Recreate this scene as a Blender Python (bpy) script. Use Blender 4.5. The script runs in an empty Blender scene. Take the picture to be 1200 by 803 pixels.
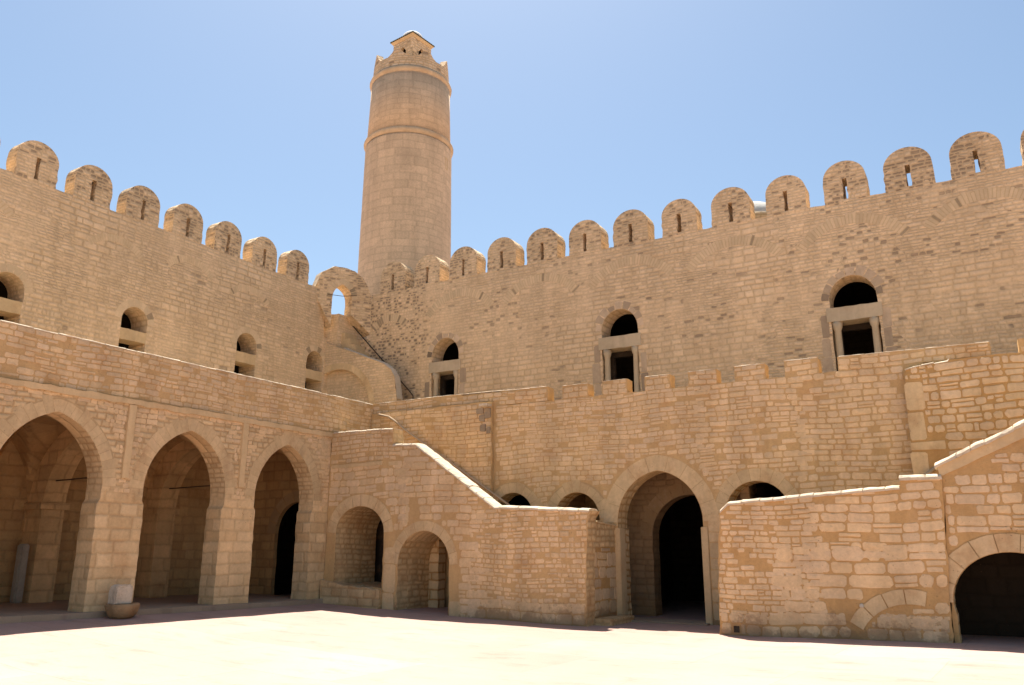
import bpy, bmesh, math, random
from mathutils import Vector, Matrix
from mathutils.geometry import tessellate_polygon

scene = bpy.context.scene
COL = scene.collection
rnd = random.Random(11)
PI = math.pi

# ------------------------------------------------------------------ planes
# X runs along the back wall, Y along the left arcade towards the corner
YB, YS, YR = 17.7, 16.0, 15.8      # lower back wall, left stair front, right stair front
XA, XU, YU = -15.1, -19.2, 20.7    # arcade face, upper left wall, upper back wall
ZW_L, ZW_B = 10.25, 10.17          # rampart tops
ZT = 4.55                          # terrace level


class Frame:
    """a vertical face: u along the face, z up, d depth behind the face"""
    def __init__(self, o, u, b):
        self.o, self.u, self.b = Vector((o[0], o[1], 0)), Vector((u[0], u[1], 0)).normalized(), Vector((b[0], b[1], 0)).normalized()

    def p(self, u, z, d=0.0):
        v = self.o + self.u * u + self.b * d
        return Vector((v.x, v.y, z))


def FY(y): return Frame((0, y), (1, 0), (0, 1))      # faces -Y, u = x
def FX(x): return Frame((x, 0), (0, 1), (-1, 0))     # faces +X, u = y


# ------------------------------------------------------------------ objects
def tag(o, label=None, cat=None, group=None, kind=None):
    if label: o['label'] = label
    if cat: o['category'] = cat
    if group: o['group'] = group
    if kind: o['kind'] = kind
    return o


def root(name, loc, label, cat, group=None):
    o = bpy.data.objects.new(name, None)
    o.empty_display_size = 0.3
    COL.objects.link(o)
    o.location = loc
    return tag(o, label, cat, group, 'thing')


def link(name, bm, mat, parent=None, smooth=False, recalc=True):
    if recalc:
        bmesh.ops.recalc_face_normals(bm, faces=bm.faces[:])
    me = bpy.data.meshes.new(name)
    bm.to_mesh(me)
    bm.free()
    for p in me.polygons:
        p.use_smooth = smooth
    if mat: me.materials.append(mat)
    o = bpy.data.objects.new(name, me)
    COL.objects.link(o)
    if parent:
        o.parent = parent
        o.matrix_parent_inverse = Matrix.Translation(-parent_loc(parent))
    return o


def parent_loc(p):
    v = Vector(p.location)
    if p.parent: v = v * 0 + (p.matrix_parent_inverse @ v) + parent_loc(p.parent)
    return v


def rough(loop, seg=0.16, amp=0.012, keep_z=None):
    """split the outline in stone-sized pieces and nudge them, as worn masonry edges are"""
    out = []
    n = len(loop)
    for i in range(n):
        a, b = Vector(loop[i]), Vector(loop[(i + 1) % n])
        L = (b - a).length
        k = max(1, int(round(L / seg)))
        t = (b - a) / max(L, 1e-6)
        nrm = Vector((t.y, -t.x))
        for j in range(k):
            q = a + (b - a) * (j / k)
            if L > 0.05 and j > 0:
                q = q + nrm * rnd.uniform(-amp, amp)
            elif L <= 0.05 and rnd.random() < .5:
                q = q + nrm * rnd.uniform(-amp, amp) * .6
            if keep_z is not None and q.y < keep_z: q.y = min(loop[i][1], loop[(i + 1) % n][1])
            out.append((q.x, q.y))
    return out


def slab(name, fr, outline, holes, thick, mat, parent=None, d0=0.0, amp=0.012, seg=0.16, jag=True, side=None):
    """a wall piece: outline with holes, extruded backwards"""
    loops = [rough(outline, seg, amp) if jag else outline] + [rough(h, seg, amp) if jag else h for h in holes]
    bm = bmesh.new()
    uvl = bm.loops.layers.uv.new('UVMap')
    polys = [[Vector((p[0], p[1], 0)) for p in lp] for lp in loops]
    tris = tessellate_polygon(polys)
    flat = [p for lp in loops for p in lp]
    fv = [bm.verts.new(fr.p(u, z, d0)) for u, z in flat]
    bv = [bm.verts.new(fr.p(u, z, d0 + thick)) for u, z in flat]
    for t in tris:
        if len({t[0], t[1], t[2]}) < 3: continue
        for vs, idx in ((fv, t), (bv, (t[2], t[1], t[0]))):
            try:
                f = bm.faces.new([vs[i] for i in idx])
            except ValueError:
                continue
            for l, i in zip(f.loops, idx):
                l[uvl].uv = (flat[i][0], flat[i][1])
    off = 0
    for li, lp in enumerate(loops):
        n = len(lp)
        s = lp[0][1]
        for i in range(n):
            j = (i + 1) % n
            du, dz = lp[j][0] - lp[i][0], lp[j][1] - lp[i][1]
            L = math.hypot(du, dz)
            try:
                f = bm.faces.new([fv[off + i], fv[off + j], bv[off + j], bv[off + i]])
            except ValueError:
                s += L
                continue
            if li == 0 and abs(du) > abs(dz):
                uv = [(lp[i][0], 0.03), (lp[j][0], 0.03), (lp[j][0], 0.03 + thick), (lp[i][0], 0.03 + thick)]
            elif li == 0:
                uv = [(7.3, lp[i][1]), (7.3, lp[j][1]), (7.3 + thick, lp[j][1]), (7.3 + thick, lp[i][1])]
            else:
                uv = [(3.1, s), (3.1, s + L), (3.1 + thick, s + L), (3.1 + thick, s)]
            for l, q in zip(f.loops, uv): l[uvl].uv = q
            if side: f.material_index = 1
            s += L
        off += n
    ob = link(name, bm, mat, parent)
    if side: ob.data.materials.append(side)
    return ob


def box_into(bm, lo, hi, jit=0.0, skip=()):
    """axis box with metric uv"""
    uvl = bm.loops.layers.uv.verify()
    x0, y0, z0 = lo; x1, y1, z1 = hi
    j = lambda: rnd.uniform(-jit, jit)
    v = [bm.verts.new((x + j(), y + j(), z + j())) for x in (x0, x1) for y in (y0, y1) for z in (z0, z1)]
    F = {'-x': (0, 1, 3, 2), '+x': (4, 6, 7, 5), '-y': (0, 4, 5, 1), '+y': (2, 3, 7, 6), '-z': (0, 2, 6, 4), '+z': (1, 5, 7, 3)}
    for k, idx in F.items():
        if k in skip: continue
        f = bm.faces.new([v[i] for i in idx])
        for l in f.loops:
            c = l.vert.co
            l[uvl].uv = (c.y, c.z) if k[1] == 'x' else ((c.x, c.z) if k[1] == 'y' else (c.x, c.y))


def box(name, lo, hi, mat, parent=None, jit=0.0, bevel=0.0):
    bm = bmesh.new()
    box_into(bm, lo, hi, jit)
    if bevel:
        bmesh.ops.bevel(bm, geom=bm.edges[:], offset=bevel, segments=2, affect='EDGES')
    return link(name, bm, mat, parent)


def tube(name, pts, r, mat, parent=None, n=8, taper=None):
    bm = bmesh.new()
    uvl = bm.loops.layers.uv.new('UVMap')
    rings = []
    P = [Vector(p) for p in pts]
    for i, p in enumerate(P):
        t = (P[min(i + 1, len(P) - 1)] - P[max(i - 1, 0)]).normalized()
        a = t.cross(Vector((0, 0, 1)))
        if a.length < 1e-3: a = Vector((1, 0, 0))
        a.normalize(); b = a.cross(t).normalized()
        rr = r if taper is None else r + (taper - r) * i / (len(P) - 1)
        rings.append([bm.verts.new(p + (a * math.cos(2 * PI * k / n) + b * math.sin(2 * PI * k / n)) * rr) for k in range(n)])
    for i in range(len(rings) - 1):
        for k in range(n):
            f = bm.faces.new([rings[i][k], rings[i][(k + 1) % n], rings[i + 1][(k + 1) % n], rings[i + 1][k]])
            for l, q in zip(f.loops, ((k / n, i), ((k + 1) / n, i), ((k + 1) / n, i + 1), (k / n, i + 1))): l[uvl].uv = (q[0] * .3, q[1] * .5)
    bm.faces.new(rings[0]); bm.faces.new(rings[-1])
    return link(name, bm, mat, parent, smooth=True)


def lathe(name, prof, c, mat, parent=None, n=72, jit=0.0, lean=(0, 0), smooth=True, cap=True):
    """profile of (radius, z) around a vertical axis; metric uv"""
    bm = bmesh.new()
    uvl = bm.loops.layers.uv.new('UVMap')
    z0 = prof[0][1]
    rings = []
    for r, z in prof:
        ox, oy = lean[0] * (z - z0), lean[1] * (z - z0)
        rings.append([bm.verts.new((c[0] + ox + (r + rnd.uniform(-jit, jit)) * math.cos(2 * PI * k / n), c[1] + oy + (r + rnd.uniform(-jit, jit)) * math.sin(2 * PI * k / n), z)) for k in range(n)])
    s = 0
    R = max(p[0] for p in prof)
    for i in range(len(prof) - 1):
        ds = math.hypot(prof[i + 1][0] - prof[i][0], prof[i + 1][1] - prof[i][1])
        for k in range(n):
            f = bm.faces.new([rings[i][k], rings[i][(k + 1) % n], rings[i + 1][(k + 1) % n], rings[i + 1][k]])
            for l, q in zip(f.loops, ((k, s), (k + 1, s), (k + 1, s + ds), (k, s + ds))): l[uvl].uv = (q[0] / n * 2 * PI * R, z0 + q[1])
        s += ds
    if cap:
        for rg in (rings[0], rings[-1]):
            f = bm.faces.new(rg)
            for l in f.loops: l[uvl].uv = (l.vert.co.x, l.vert.co.y)
    return link(name, bm, mat, parent, smooth=smooth)


# ------------------------------------------------------------------ outlines
def arch_curve(c, hw, spring, apex, n=18, pointed=True, lean=0.0):
    """left spring -> apex -> right spring"""
    h = apex - spring
    pts = []
    if pointed and h > hw * 1.001:
        R = (h * h + hw * hw) / (2 * hw)
        a1 = math.atan2(h, R - hw)
        half = [(c + hw - R + R * math.cos(a1 * i / n), spring + R * math.sin(a1 * i / n)) for i in range(n + 1)]   # right spring up to apex
        left = [(2 * c - x, z) for x, z in half]
        pts = left + half[::-1][1:]
    else:
        pts = [(c - hw * math.cos(PI * i / (2 * n)), spring + h * math.sin(PI * i / (2 * n))) for i in range(2 * n + 1)]
    return pts


def arch_hole(c, hw, base, spring, apex, n=14, pointed=True, base_r=None):
    cur = arch_curve(c, hw, spring, apex, n, pointed)
    return [(c - hw, base)] + cur + [(c + hw, base if base_r is None else base_r)]


def resample(pts, k):
    d = [0]
    for a, b in zip(pts, pts[1:]): d.append(d[-1] + math.hypot(b[0] - a[0], b[1] - a[1]))
    out = []
    for i in range(k + 1):
        t = d[-1] * i / k
        j = max(q for q in range(len(d)) if d[q] <= t + 1e-9)
        j = min(j, len(pts) - 2)
        f = (t - d[j]) / max(d[j + 1] - d[j], 1e-9)
        out.append((pts[j][0] + (pts[j + 1][0] - pts[j][0]) * f, pts[j][1] + (pts[j + 1][1] - pts[j][1]) * f))
    return out


def ring(name, fr, curve, width, n, mat, parent=None, proud=0.008, gap=0.10, inset=0.010, tint=(0.9, 1.08), dark=0.0, vary=0.0, depth=0.05, back=0.0):
    """voussoirs set round an arch, one mesh; each stone has its own natural tint"""
    P = resample(curve, n * 4)
    nor = []
    for i in range(len(P)):
        a, b = P[max(i - 1, 0)], P[min(i + 1, len(P) - 1)]
        t = Vector((b[0] - a[0], b[1] - a[1])).normalized()
        nor.append(Vector((-t.y, t.x)))
    bm = bmesh.new()
    uvl = bm.loops.layers.uv.new('UVMap')
    cl = bm.loops.layers.float_color.new('tint')
    for s in range(n):
        w = width * (1 + rnd.uniform(-vary, vary))
        pr = proud * rnd.uniform(.5, 1.3)
        tn = rnd.uniform(*tint)
        if rnd.random() < dark: tn *= .55
        ids = range(s * 4, s * 4 + 5)
        inn, outr = [], []
        for q, i in enumerate(ids):
            t = gap / 2 if q == 0 else (-gap / 2 if q == 4 else 0)
            ax = Vector(P[i])
            nx = Vector(P[min(i + 1, len(P) - 1)]) - ax if t >= 0 else ax - Vector(P[max(i - 1, 0)])
            ax = ax + nx * t * 4
            j = rnd.uniform(-.006, .006)
            inn.append(ax + nor[i] * (inset))
            outr.append(ax + nor[i] * (w + j))
        loop = inn + outr[::-1]
        fv = [bm.verts.new(fr.p(p.x, p.y, -pr)) for p in loop]
        bv = [bm.verts.new(fr.p(p.x, p.y, depth)) for p in loop]
        m = len(loop)
        quads = [[fv[i], fv[i + 1], fv[m - 2 - i], fv[m - 1 - i]] for i in range(4)]
        sides = [[fv[i], fv[(i + 1) % m], bv[(i + 1) % m], bv[i]] for i in range(m)]
        for f_ in quads + sides:
            f = bm.faces.new(f_)
            for l in f.loops:
                c = l.vert.co - fr.o
                l[uvl].uv = (c.dot(fr.u) + s * 3.7, l.vert.co.z + c.dot(fr.b))
                l[cl] = (tn, tn, tn, 1)
    if back:
        for i in range(len(P) - 1):
            a, b = Vector(P[i]), Vector(P[i + 1])
            loop = [a + nor[i] * (inset + .004), b + nor[i + 1] * (inset + .004), b + nor[i + 1] * width * .97, a + nor[i] * width * .97]
            f = bm.faces.new([bm.verts.new(fr.p(p.x, p.y, -.0008)) for p in loop])
            for l in f.loops:
                l[uvl].uv = (0, 0); l[cl] = (back * 1.03, back, back * .93, 1)
    return link(name, bm, mat, parent)


def inside(p, poly):
    x, y = p
    c = False
    j = len(poly) - 1
    for i in range(len(poly)):
        xi, yi = poly[i]; xj, yj = poly[j]
        if (yi > y) != (yj > y) and x < (xj - xi) * (y - yi) / (yj - yi) + xi: c = not c
        j = i
    return c


def facing(o, fr, outline, holes, zones, mat, d0=0.0, seed=1, slope=0.0):
    """real stones set in the mortar of wall o, joined into its mesh: uneven courses, odd lengths, worn corners.
    zones: list of (u0, u1, z0, z1, course range, length range, gap, proud, missing, tint range)"""
    r = random.Random(seed)
    bm = bmesh.new()
    bm.from_mesh(o.data)
    uvl = bm.loops.layers.uv.verify()
    cl = bm.loops.layers.float_color.get('tint') or bm.loops.layers.float_color.new('tint')
    off = o.matrix_parent_inverse.to_translation() if o.parent else Vector((0, 0, 0))
    inv = -(parent_loc(o.parent)) if o.parent else Vector((0, 0, 0))
    inv = Vector((0, 0, 0))
    for (u0, u1, z0, z1, hr, lr, gap, proud, miss, tr) in zones:
        ph = [r.uniform(0, 6.28) for _ in range(4)]
        wob = lambda u, z: .022 * math.sin(u * 1.3 + ph[0] + z) + .014 * math.sin(u * 3.1 + ph[1] + z * 2.3) + slope * (u - u0)
        z = z0
        while z < z1:
            h = r.uniform(*hr)
            u = u0 - r.uniform(0, lr[0])
            while u < u1:
                L = r.uniform(*lr) * (1 if r.random() < .8 else r.choice((.5, 1.35)))
                cells = [(u, u + L, z, z + h)]
                if h > hr[0] * 1.15 and r.random() < .16:
                    m = z + h * r.uniform(.38, .62); cells = [(u, u + L, z, m), (u, u + L, m, z + h)]
                for (a, b, c, d) in cells:
                    if r.random() < miss: continue
                    g = gap * r.uniform(.35, 1.0) / 2
                    a, b, c, d = a + g + r.uniform(0, gap * .4), b - g, c + g, d - g - r.uniform(0, gap * .3)
                    sk0 = [r.uniform(-.10, .10) for _ in range(8)]
                    rj = [(r.uniform(-.006, .006), r.uniform(-.006, .006)) for _ in range(10)]
                    kf = r.uniform(.10, .30)

                    def shape(a, b, c, d):
                        m = min(b - a, d - c); k = m * kf
                        base = [(a + k, c), ((a + b) / 2, c), (b - k, c), (b, c + k), (b, d - k), (b - k, d), ((a + b) / 2, d), (a + k, d), (a, d - k), (a, c + k)]
                        return [(x + sk0[(i * 3) % 8] * m * .45 + rj[i][0], y + wob(x, z) + sk0[(i * 5 + 1) % 8] * m * .45 + rj[i][1]) for i, (x, y) in enumerate(base)]

                    def ok(q, a, b, c, d):
                        if not all(inside(p, outline) for p in q): return False
                        return not any(any(inside(p, hl) for p in q) or inside(((a + b) / 2, (c + d) / 2), hl) for hl in holes)
                    q = shape(a, b, c, d)
                    if not ok(q, a, b, c, d):
                        # cut the stone short against the edge, as a mason would
                        hit = None
                        for f in (.12, .25, .4, .55, .7):
                            for t in ((a + f * (b - a), b, c, d), (a, b - f * (b - a), c, d), (a, b, c, d - f * (d - c)), (a, b, c + f * (d - c), d)):
                                if t[1] - t[0] < .05 or t[3] - t[2] < .04: continue
                                qq = shape(*t)
                                if ok(qq, *t): hit = (t, qq); break
                            if hit: break
                        if not hit: continue
                        (a, b, c, d), q = hit
                    w_, h_ = b - a, d - c
                    if w_ < .045 or h_ < .035: continue
                    cx, cy = sum(p[0] for p in q) / 10, sum(p[1] for p in q) / 10
                    inn = min(.016, .22 * min(w_, h_))
                    pr = proud * r.uniform(.5, 1.25)
                    tn = r.uniform(*tr); wm = r.uniform(-.05, .05)
                    o_ = [bm.verts.new(fr.p(x, y, d0 + .012)) for x, y in q]
                    def shr(x, y, m): 
                        dx, dy = cx - x, cy - y; l = max(math.hypot(dx, dy), 1e-5)
                        return x + dx / l * m, y + dy / l * m
                    m_ = [bm.verts.new(fr.p(*shr(x, y, inn * .3), d0 - pr * .72)) for x, y in q]
                    i_ = [bm.verts.new(fr.p(*shr(x, y, inn), d0 - pr + r.uniform(-.003, .003))) for x, y in q]
                    cv = bm.verts.new(fr.p(cx, cy, d0 - pr * 1.1 + r.uniform(-.005, .004)))
                    fs = []
                    for i in range(10):
                        j = (i + 1) % 10
                        fs += [bm.faces.new([o_[i], o_[j], m_[j], m_[i]]), bm.faces.new([m_[i], m_[j], i_[j], i_[i]]), bm.faces.new([i_[i], i_[j], cv])]
                    for f in fs:
                        f.material_index = len(o.data.materials)
                        for l in f.loops:
                            l[uvl].uv = (0, 0); l[cl] = (tn * (1 + wm * .3), tn, tn * (1 - wm), 1)
                u += L
            z += h
    bm.to_mesh(o.data); bm.free()
    o.data.materials.append(mat)


def blocks(name, fr, rects, mat, parent=None, proud=0.012, depth=0.06, tint=(0.85, 1.1), rag=0.012):
    """separate dressed stones let into a face: (u0,u1,z0,z1)"""
    res = []
    for s, (u0, u1, z0, z1) in enumerate(rects):
        bm = bmesh.new()
        uvl = bm.loops.layers.uv.new('UVMap')
        cl = bm.loops.layers.float_color.new('tint')
        tn = rnd.uniform(*tint)
        pr = proud * rnd.uniform(.6, 1.3)
        c = min(u1 - u0, z1 - z0) * .12
        j = lambda: rnd.uniform(-rag, rag)
        loop = [(u0 + c, z0), (u1 - c, z0), (u1, z0 + c), (u1, z1 - c), (u1 - c, z1), (u0 + c, z1), (u0, z1 - c), (u0, z0 + c)]
        loop = [(a + j(), b + j()) for a, b in loop]
        fv = [bm.verts.new(fr.p(a, b, -pr)) for a, b in loop]
        bv = [bm.verts.new(fr.p(a, b, depth)) for a, b in loop]
        fs = [bm.faces.new(fv)] + [bm.faces.new([fv[i], fv[(i + 1) % 8], bv[(i + 1) % 8], bv[i]]) for i in range(8)]
        for f in fs:
            for l in f.loops:
                q = l.vert.co - fr.o
                l[uvl].uv = (q.dot(fr.u) + s * 2.3, l.vert.co.z + q.dot(fr.b))
                l[cl] = (tn, tn, tn, 1)
        res.append(link(name, bm, mat, parent))
    return res


def coping(name, fr, path, w, th, mat, parent=None, over=0.02, seg=0.12, amp=0.012, d0=0.0):
    """a rough rounded capping along a path (u,z) on the wall top, laid from d0-over to d0+w+over"""
    P = []
    for a, b in zip(path, path[1:]):
        L = math.hypot(b[0] - a[0], b[1] - a[1]); k = max(1, int(L / seg))
        P += [(a[0] + (b[0] - a[0]) * i / k, a[1] + (b[1] - a[1]) * i / k) for i in range(k)]
    P.append(path[-1])
    sec = [(-over, -th * .9), (-over - .006, -th * .3), (-over + .03, th * .25), (w * .3, th * .55), (w * .7, th * .55), (w + over - .03, th * .25), (w + over, -th * .9)]
    bm = bmesh.new()
    uvl = bm.loops.layers.uv.new('UVMap')
    rows = []
    run, nxt = 0.0, rnd.uniform(.2, .45)
    dz_, dd_ = rnd.uniform(-amp, amp) * .6, rnd.uniform(-amp, amp) * .6
    last = None
    for i, (u, z) in enumerate(P):
        if last: run += math.hypot(u - last[0], z - last[1])
        last = (u, z)
        joint = run > nxt and 0 < i < len(P) - 1
        jz = rnd.uniform(-amp, amp) * .6 + dz_
        rows.append([bm.verts.new(fr.p(u + rnd.uniform(-.01, .01), z + h + jz * (1 if k > 0 else .6) + rnd.uniform(-amp, amp) * .5, d0 + d + dd_ + rnd.uniform(-amp, amp) * .5)) for k, (d, h) in enumerate(sec)])
        if joint:
            # a worn joint: the next stone sits a touch higher or lower
            a_ = P[i + 1]; L_ = max(math.hypot(a_[0] - u, a_[1] - z), 1e-6); tx, tz = (a_[0] - u) / L_, (a_[1] - z) / L_
            g_ = min(.012, L_ * .25)
            rows.append([bm.verts.new(fr.p(u + tx * g_, z + tz * g_ + h - (.022 if 0 < k < 6 else 0), d0 + d + (.014 if k < 2 else (-.014 if k > 4 else 0)))) for k, (d, h) in enumerate(sec)])
            dz_, dd_ = rnd.uniform(-amp, amp), rnd.uniform(-amp, amp)
            rows.append([bm.verts.new(fr.p(u + tx * g_ * 2, z + tz * g_ * 2 + h + dz_, d0 + d + dd_)) for k, (d, h) in enumerate(sec)])
            run, nxt = 0.0, rnd.uniform(.18, .5)
    m = len(sec)
    for i in range(len(rows) - 1):
        for k in range(m):
            f = bm.faces.new([rows[i][k], rows[i + 1][k], rows[i + 1][(k + 1) % m], rows[i][(k + 1) % m]])
            for l in f.loops:
                q = l.vert.co - fr.o
                l[uvl].uv = (q.dot(fr.u), l.vert.co.z + q.dot(fr.b))
    bm.faces.new(rows[0]); bm.faces.new(rows[-1])
    return link(name, bm, mat, parent)


# ------------------------------------------------------------------ materials
class NT:
    def __init__(self, name):
        self.m = bpy.data.materials.new(name)
        self.m.use_nodes = True
        self.t = self.m.node_tree
        self.t.nodes.clear()

    def n(self, typ, ins=None, **kw):
        nd = self.t.nodes.new(typ)
        for k, v in kw.items(): setattr(nd, k, v)
        for k, v in (ins or {}).items(): self.set(nd.inputs[k], v)
        return nd

    def set(self, sock, v):
        if isinstance(v, bpy.types.NodeSocket): self.t.links.new(v, sock)
        else: sock.default_value = v

    def m1(self, op, a, b=0.0, c=None, clamp=False):
        nd = self.t.nodes.new('ShaderNodeMath'); nd.operation = op; nd.use_clamp = clamp
        self.set(nd.inputs[0], a); self.set(nd.inputs[1], b)
        if c is not None: self.set(nd.inputs[2], c)
        return nd.outputs[0]

    def ramp(self, v, lo, hi, a=0.0, b=1.0):
        nd = self.n('ShaderNodeMapRange', {'Value': v, 'From Min': lo, 'From Max': hi, 'To Min': a, 'To Max': b}, interpolation_type='SMOOTHSTEP')
        return nd.outputs['Result']

    def mix(self, f, a, b, blend='MIX'):
        nd = self.n('ShaderNodeMix', data_type='RGBA', blend_type=blend)
        self.set(nd.inputs[0], f)
        for i, v in ((6, a), (7, b)):
            self.set(nd.inputs[i], v if isinstance(v, bpy.types.NodeSocket) else (v[0], v[1], v[2], 1))
        return nd.outputs[2]

    def mixf(self, f, a, b):
        nd = self.n('ShaderNodeMix', data_type='FLOAT')
        self.set(nd.inputs[0], f); self.set(nd.inputs[2], a); self.set(nd.inputs[3], b)
        return nd.outputs[0]

    def noise(self, vec, scale, detail=3.0, rough=0.55, dim='3D', out='Fac'):
        nd = self.n('ShaderNodeTexNoise', {'Vector': vec, 'Scale': scale, 'Detail': detail, 'Roughness': rough}, noise_dimensions=dim)
        return nd.outputs[out]

    def mul(self, col, f):
        """colour times a grey value"""
        g = self.n('ShaderNodeCombineColor', {0: f, 1: f, 2: f}).outputs[0]
        return self.mix(1.0, col, g, 'MULTIPLY')

    def finish(self, col, height=None, dist=0.03, strength=1.0, roughness=0.92, spec=0.12):
        b = self.n('ShaderNodeBsdfPrincipled', {'Base Color': col, 'Roughness': roughness, 'Specular IOR Level': spec})
        if height is not None:
            bp = self.n('ShaderNodeBump', {'Height': height, 'Distance': dist, 'Strength': strength})
            self.t.links.new(bp.outputs[0], b.inputs['Normal'])
        o = self.n('ShaderNodeOutputMaterial')
        self.t.links.new(b.outputs[0], o.inputs[0])
        return self.m


def courses(g, uv, pos, s):
    """coursed stones with uneven course heights and stone lengths; returns colour, height"""
    sep = g.n('ShaderNodeSeparateXYZ', {0: uv})
    seed = s.get('seed', 0.0)
    w = s.get('warp', 0.03)
    wn = g.n('ShaderNodeSeparateColor', {0: g.n('ShaderNodeTexNoise', {'Vector': uv, 'Scale': 1.1, 'Detail': 2.0}).outputs['Color']})
    wn2 = g.n('ShaderNodeSeparateColor', {0: g.n('ShaderNodeTexNoise', {'Vector': uv, 'Scale': 9.0, 'Detail': 2.0}).outputs['Color']})
    w2 = s.get('warp2', 0.018)
    adj = lambda c: (c[0] * 1.24, c[1] * 1.235, c[2] * 1.13)
    s = {k: (adj(v) if isinstance(v, tuple) else v) for k, v in s.items()}
    U = g.m1('MULTIPLY_ADD', g.m1('SUBTRACT', wn.outputs[0], .5), w * 2, sep.outputs[0])
    V = g.m1('MULTIPLY_ADD', g.m1('SUBTRACT', wn.outputs[1], .5), w * 2.6, sep.outputs[1])
    U = g.m1('MULTIPLY_ADD', g.m1('SUBTRACT', wn2.outputs[0], .5), w2 * 2, U)
    V = g.m1('MULTIPLY_ADD', g.m1('SUBTRACT', wn2.outputs[1], .5), w2 * 1.6, V)
    if s.get('zone'):
        zc = g.n('ShaderNodeTexVoronoi', {'Vector': g.n('ShaderNodeVectorMath', {0: g.n('ShaderNodeCombineXYZ', {0: U, 1: V}).outputs[0], 1: (1 / s['zone'], 1.7 / s['zone'], 0)}, operation='MULTIPLY').outputs[0], 'Scale': 1.0}, voronoi_dimensions='2D', feature='F1')
        zs = g.n('ShaderNodeSeparateColor', {0: zc.outputs['Color']})
        V = g.m1('MULTIPLY_ADD', zs.outputs[0], s['h'] * 1.0, V)
        V = g.m1('MULTIPLY', V, g.m1('MULTIPLY_ADD', zs.outputs[1], .4, .8))
        U = g.m1('MULTIPLY', U, g.m1('MULTIPLY_ADD', zs.outputs[2], .5, .75))
    vh = g.m1('ADD', g.m1('DIVIDE', V, s['h']), 40.5 + seed)
    rowc = g.n('ShaderNodeTexVoronoi', {'W': vh, 'Scale': 1.0, 'Randomness': s.get('rowrand', .6)}, voronoi_dimensions='1D', feature='F1')
    rowd = g.n('ShaderNodeTexVoronoi', {'W': vh, 'Scale': 1.0, 'Randomness': s.get('rowrand', .6)}, voronoi_dimensions='1D', feature='DISTANCE_TO_EDGE')
    rs = g.n('ShaderNodeSeparateColor', {0: rowc.outputs['Color']})
    ul = g.m1('DIVIDE', U, s['L'])
    ul = g.m1('MULTIPLY', ul, g.m1('MULTIPLY_ADD', rs.outputs[1], .7, .65))
    ul = g.m1('MULTIPLY_ADD', rs.outputs[0], 313.7, g.m1('ADD', ul, 77.3 + seed * 3))
    stc = g.n('ShaderNodeTexVoronoi', {'W': ul, 'Scale': 1.0, 'Randomness': s.get('rand', .85)}, voronoi_dimensions='1D', feature='F1')
    std = g.n('ShaderNodeTexVoronoi', {'W': ul, 'Scale': 1.0, 'Randomness': s.get('rand', .85)}, voronoi_dimensions='1D', feature='DISTANCE_TO_EDGE')
    hs = g.n('ShaderNodeSeparateColor', {0: stc.outputs['Color']})
    d = g.m1('SMOOTH_MIN', g.m1('MULTIPLY', rowd.outputs['Distance'], s['h']), g.m1('MULTIPLY', std.outputs['Distance'], s['L']), s.get('corner', .03))
    fine = g.noise(pos, 34.0, 4.0, .65)
    d = g.m1('MULTIPLY_ADD', g.m1('SUBTRACT', fine, .5), s.get('frag', .02), d)
    mw = s['mw']
    joint = g.ramp(d, mw * .1, mw * 1.9, 1.0, 0.0)
    big = g.noise(pos, s.get('patch', .55), 4.0, .6)
    worn = g.ramp(big, .40, .66, s.get('worn0', .1), s.get('worn1', .75))     # areas where the joints are smeared flush
    jm = g.m1('MULTIPLY', joint, g.m1('SUBTRACT', 1.0, worn))
    col = g.mix(hs.outputs[0], s['A'], s['B'])
    col = g.mul(col, g.m1('MULTIPLY_ADD', hs.outputs[1], s.get('var', .25), 1 - s.get('var', .25) / 2))
    if s.get('pit', 0) > 0:
        pn = g.noise(pos, s.get('pitscale', .8), 3.0, .6)
        thr = g.m1('SUBTRACT', 1.0, g.m1('MULTIPLY', g.ramp(pn, .38, .68, .15, 1.0), s['pit'] * 1.6))
        pm = g.m1('MULTIPLY', g.ramp(g.m1('SUBTRACT', hs.outputs[2], thr), 0, .03), g.ramp(d, mw * .4, mw * 1.6))
        col = g.mix(g.m1('MULTIPLY', pm, s.get('pitmix', .85)), col, s['P'])
    else:
        pm = None
    col = g.mix(g.m1('MULTIPLY', worn, .35), col, s['W'])
    col = g.mix(g.m1('MULTIPLY', jm, s.get('jmix', .85)), col, s['M'])
    col = g.mul(col, g.ramp(d, 0, .055, .93, 1.05))
    # weather marks: rust-orange runs and pale lime, speckle
    st = g.noise(pos, .9, 5.0, .65)
    col = g.mix(g.ramp(st, .50, .74, 0, s.get('stain', .35)), col, s.get('S', (.37, .18, .065)))
    lm = g.noise(g.n('ShaderNodeVectorMath', {0: pos, 1: (1.3, 1.3, .9)}, operation='MULTIPLY').outputs[0], 1.7, 5.0, .7)
    col = g.mix(g.ramp(lm, .56, .78, 0, s.get('lime', .25)), col, s.get('LM', (.58, .41, .265)))
    rn = g.noise(g.n('ShaderNodeVectorMath', {0: pos, 1: (2.6, 2.6, .22)}, operation='MULTIPLY').outputs[0], 1.0, 4.0, .6)
    col = g.mul(col, g.ramp(rn, .38, .64, 1.05, .94))
    sp = g.noise(pos, 16.0, 5.0, .75)
    col = g.mul(col, g.m1('MULTIPLY_ADD', sp, s.get('speck', .5), 1 - s.get('speck', .5) / 2))
    pores = g.n('ShaderNodeTexVoronoi', {'Vector': pos, 'Scale': 13.0}, feature='F1')
    pz = g.m1('MULTIPLY', g.ramp(pores.outputs['Distance'], .06, .16, 1, 0), g.ramp(g.noise(pos, 1.3, 2.0), .52, .62))
    col = g.mix(g.m1('MULTIPLY', pz, s.get('pores', .5)), col, (.16, .10, .055))
    H = g.ramp(d, 0.0, mw * 2.6 + .01)
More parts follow.
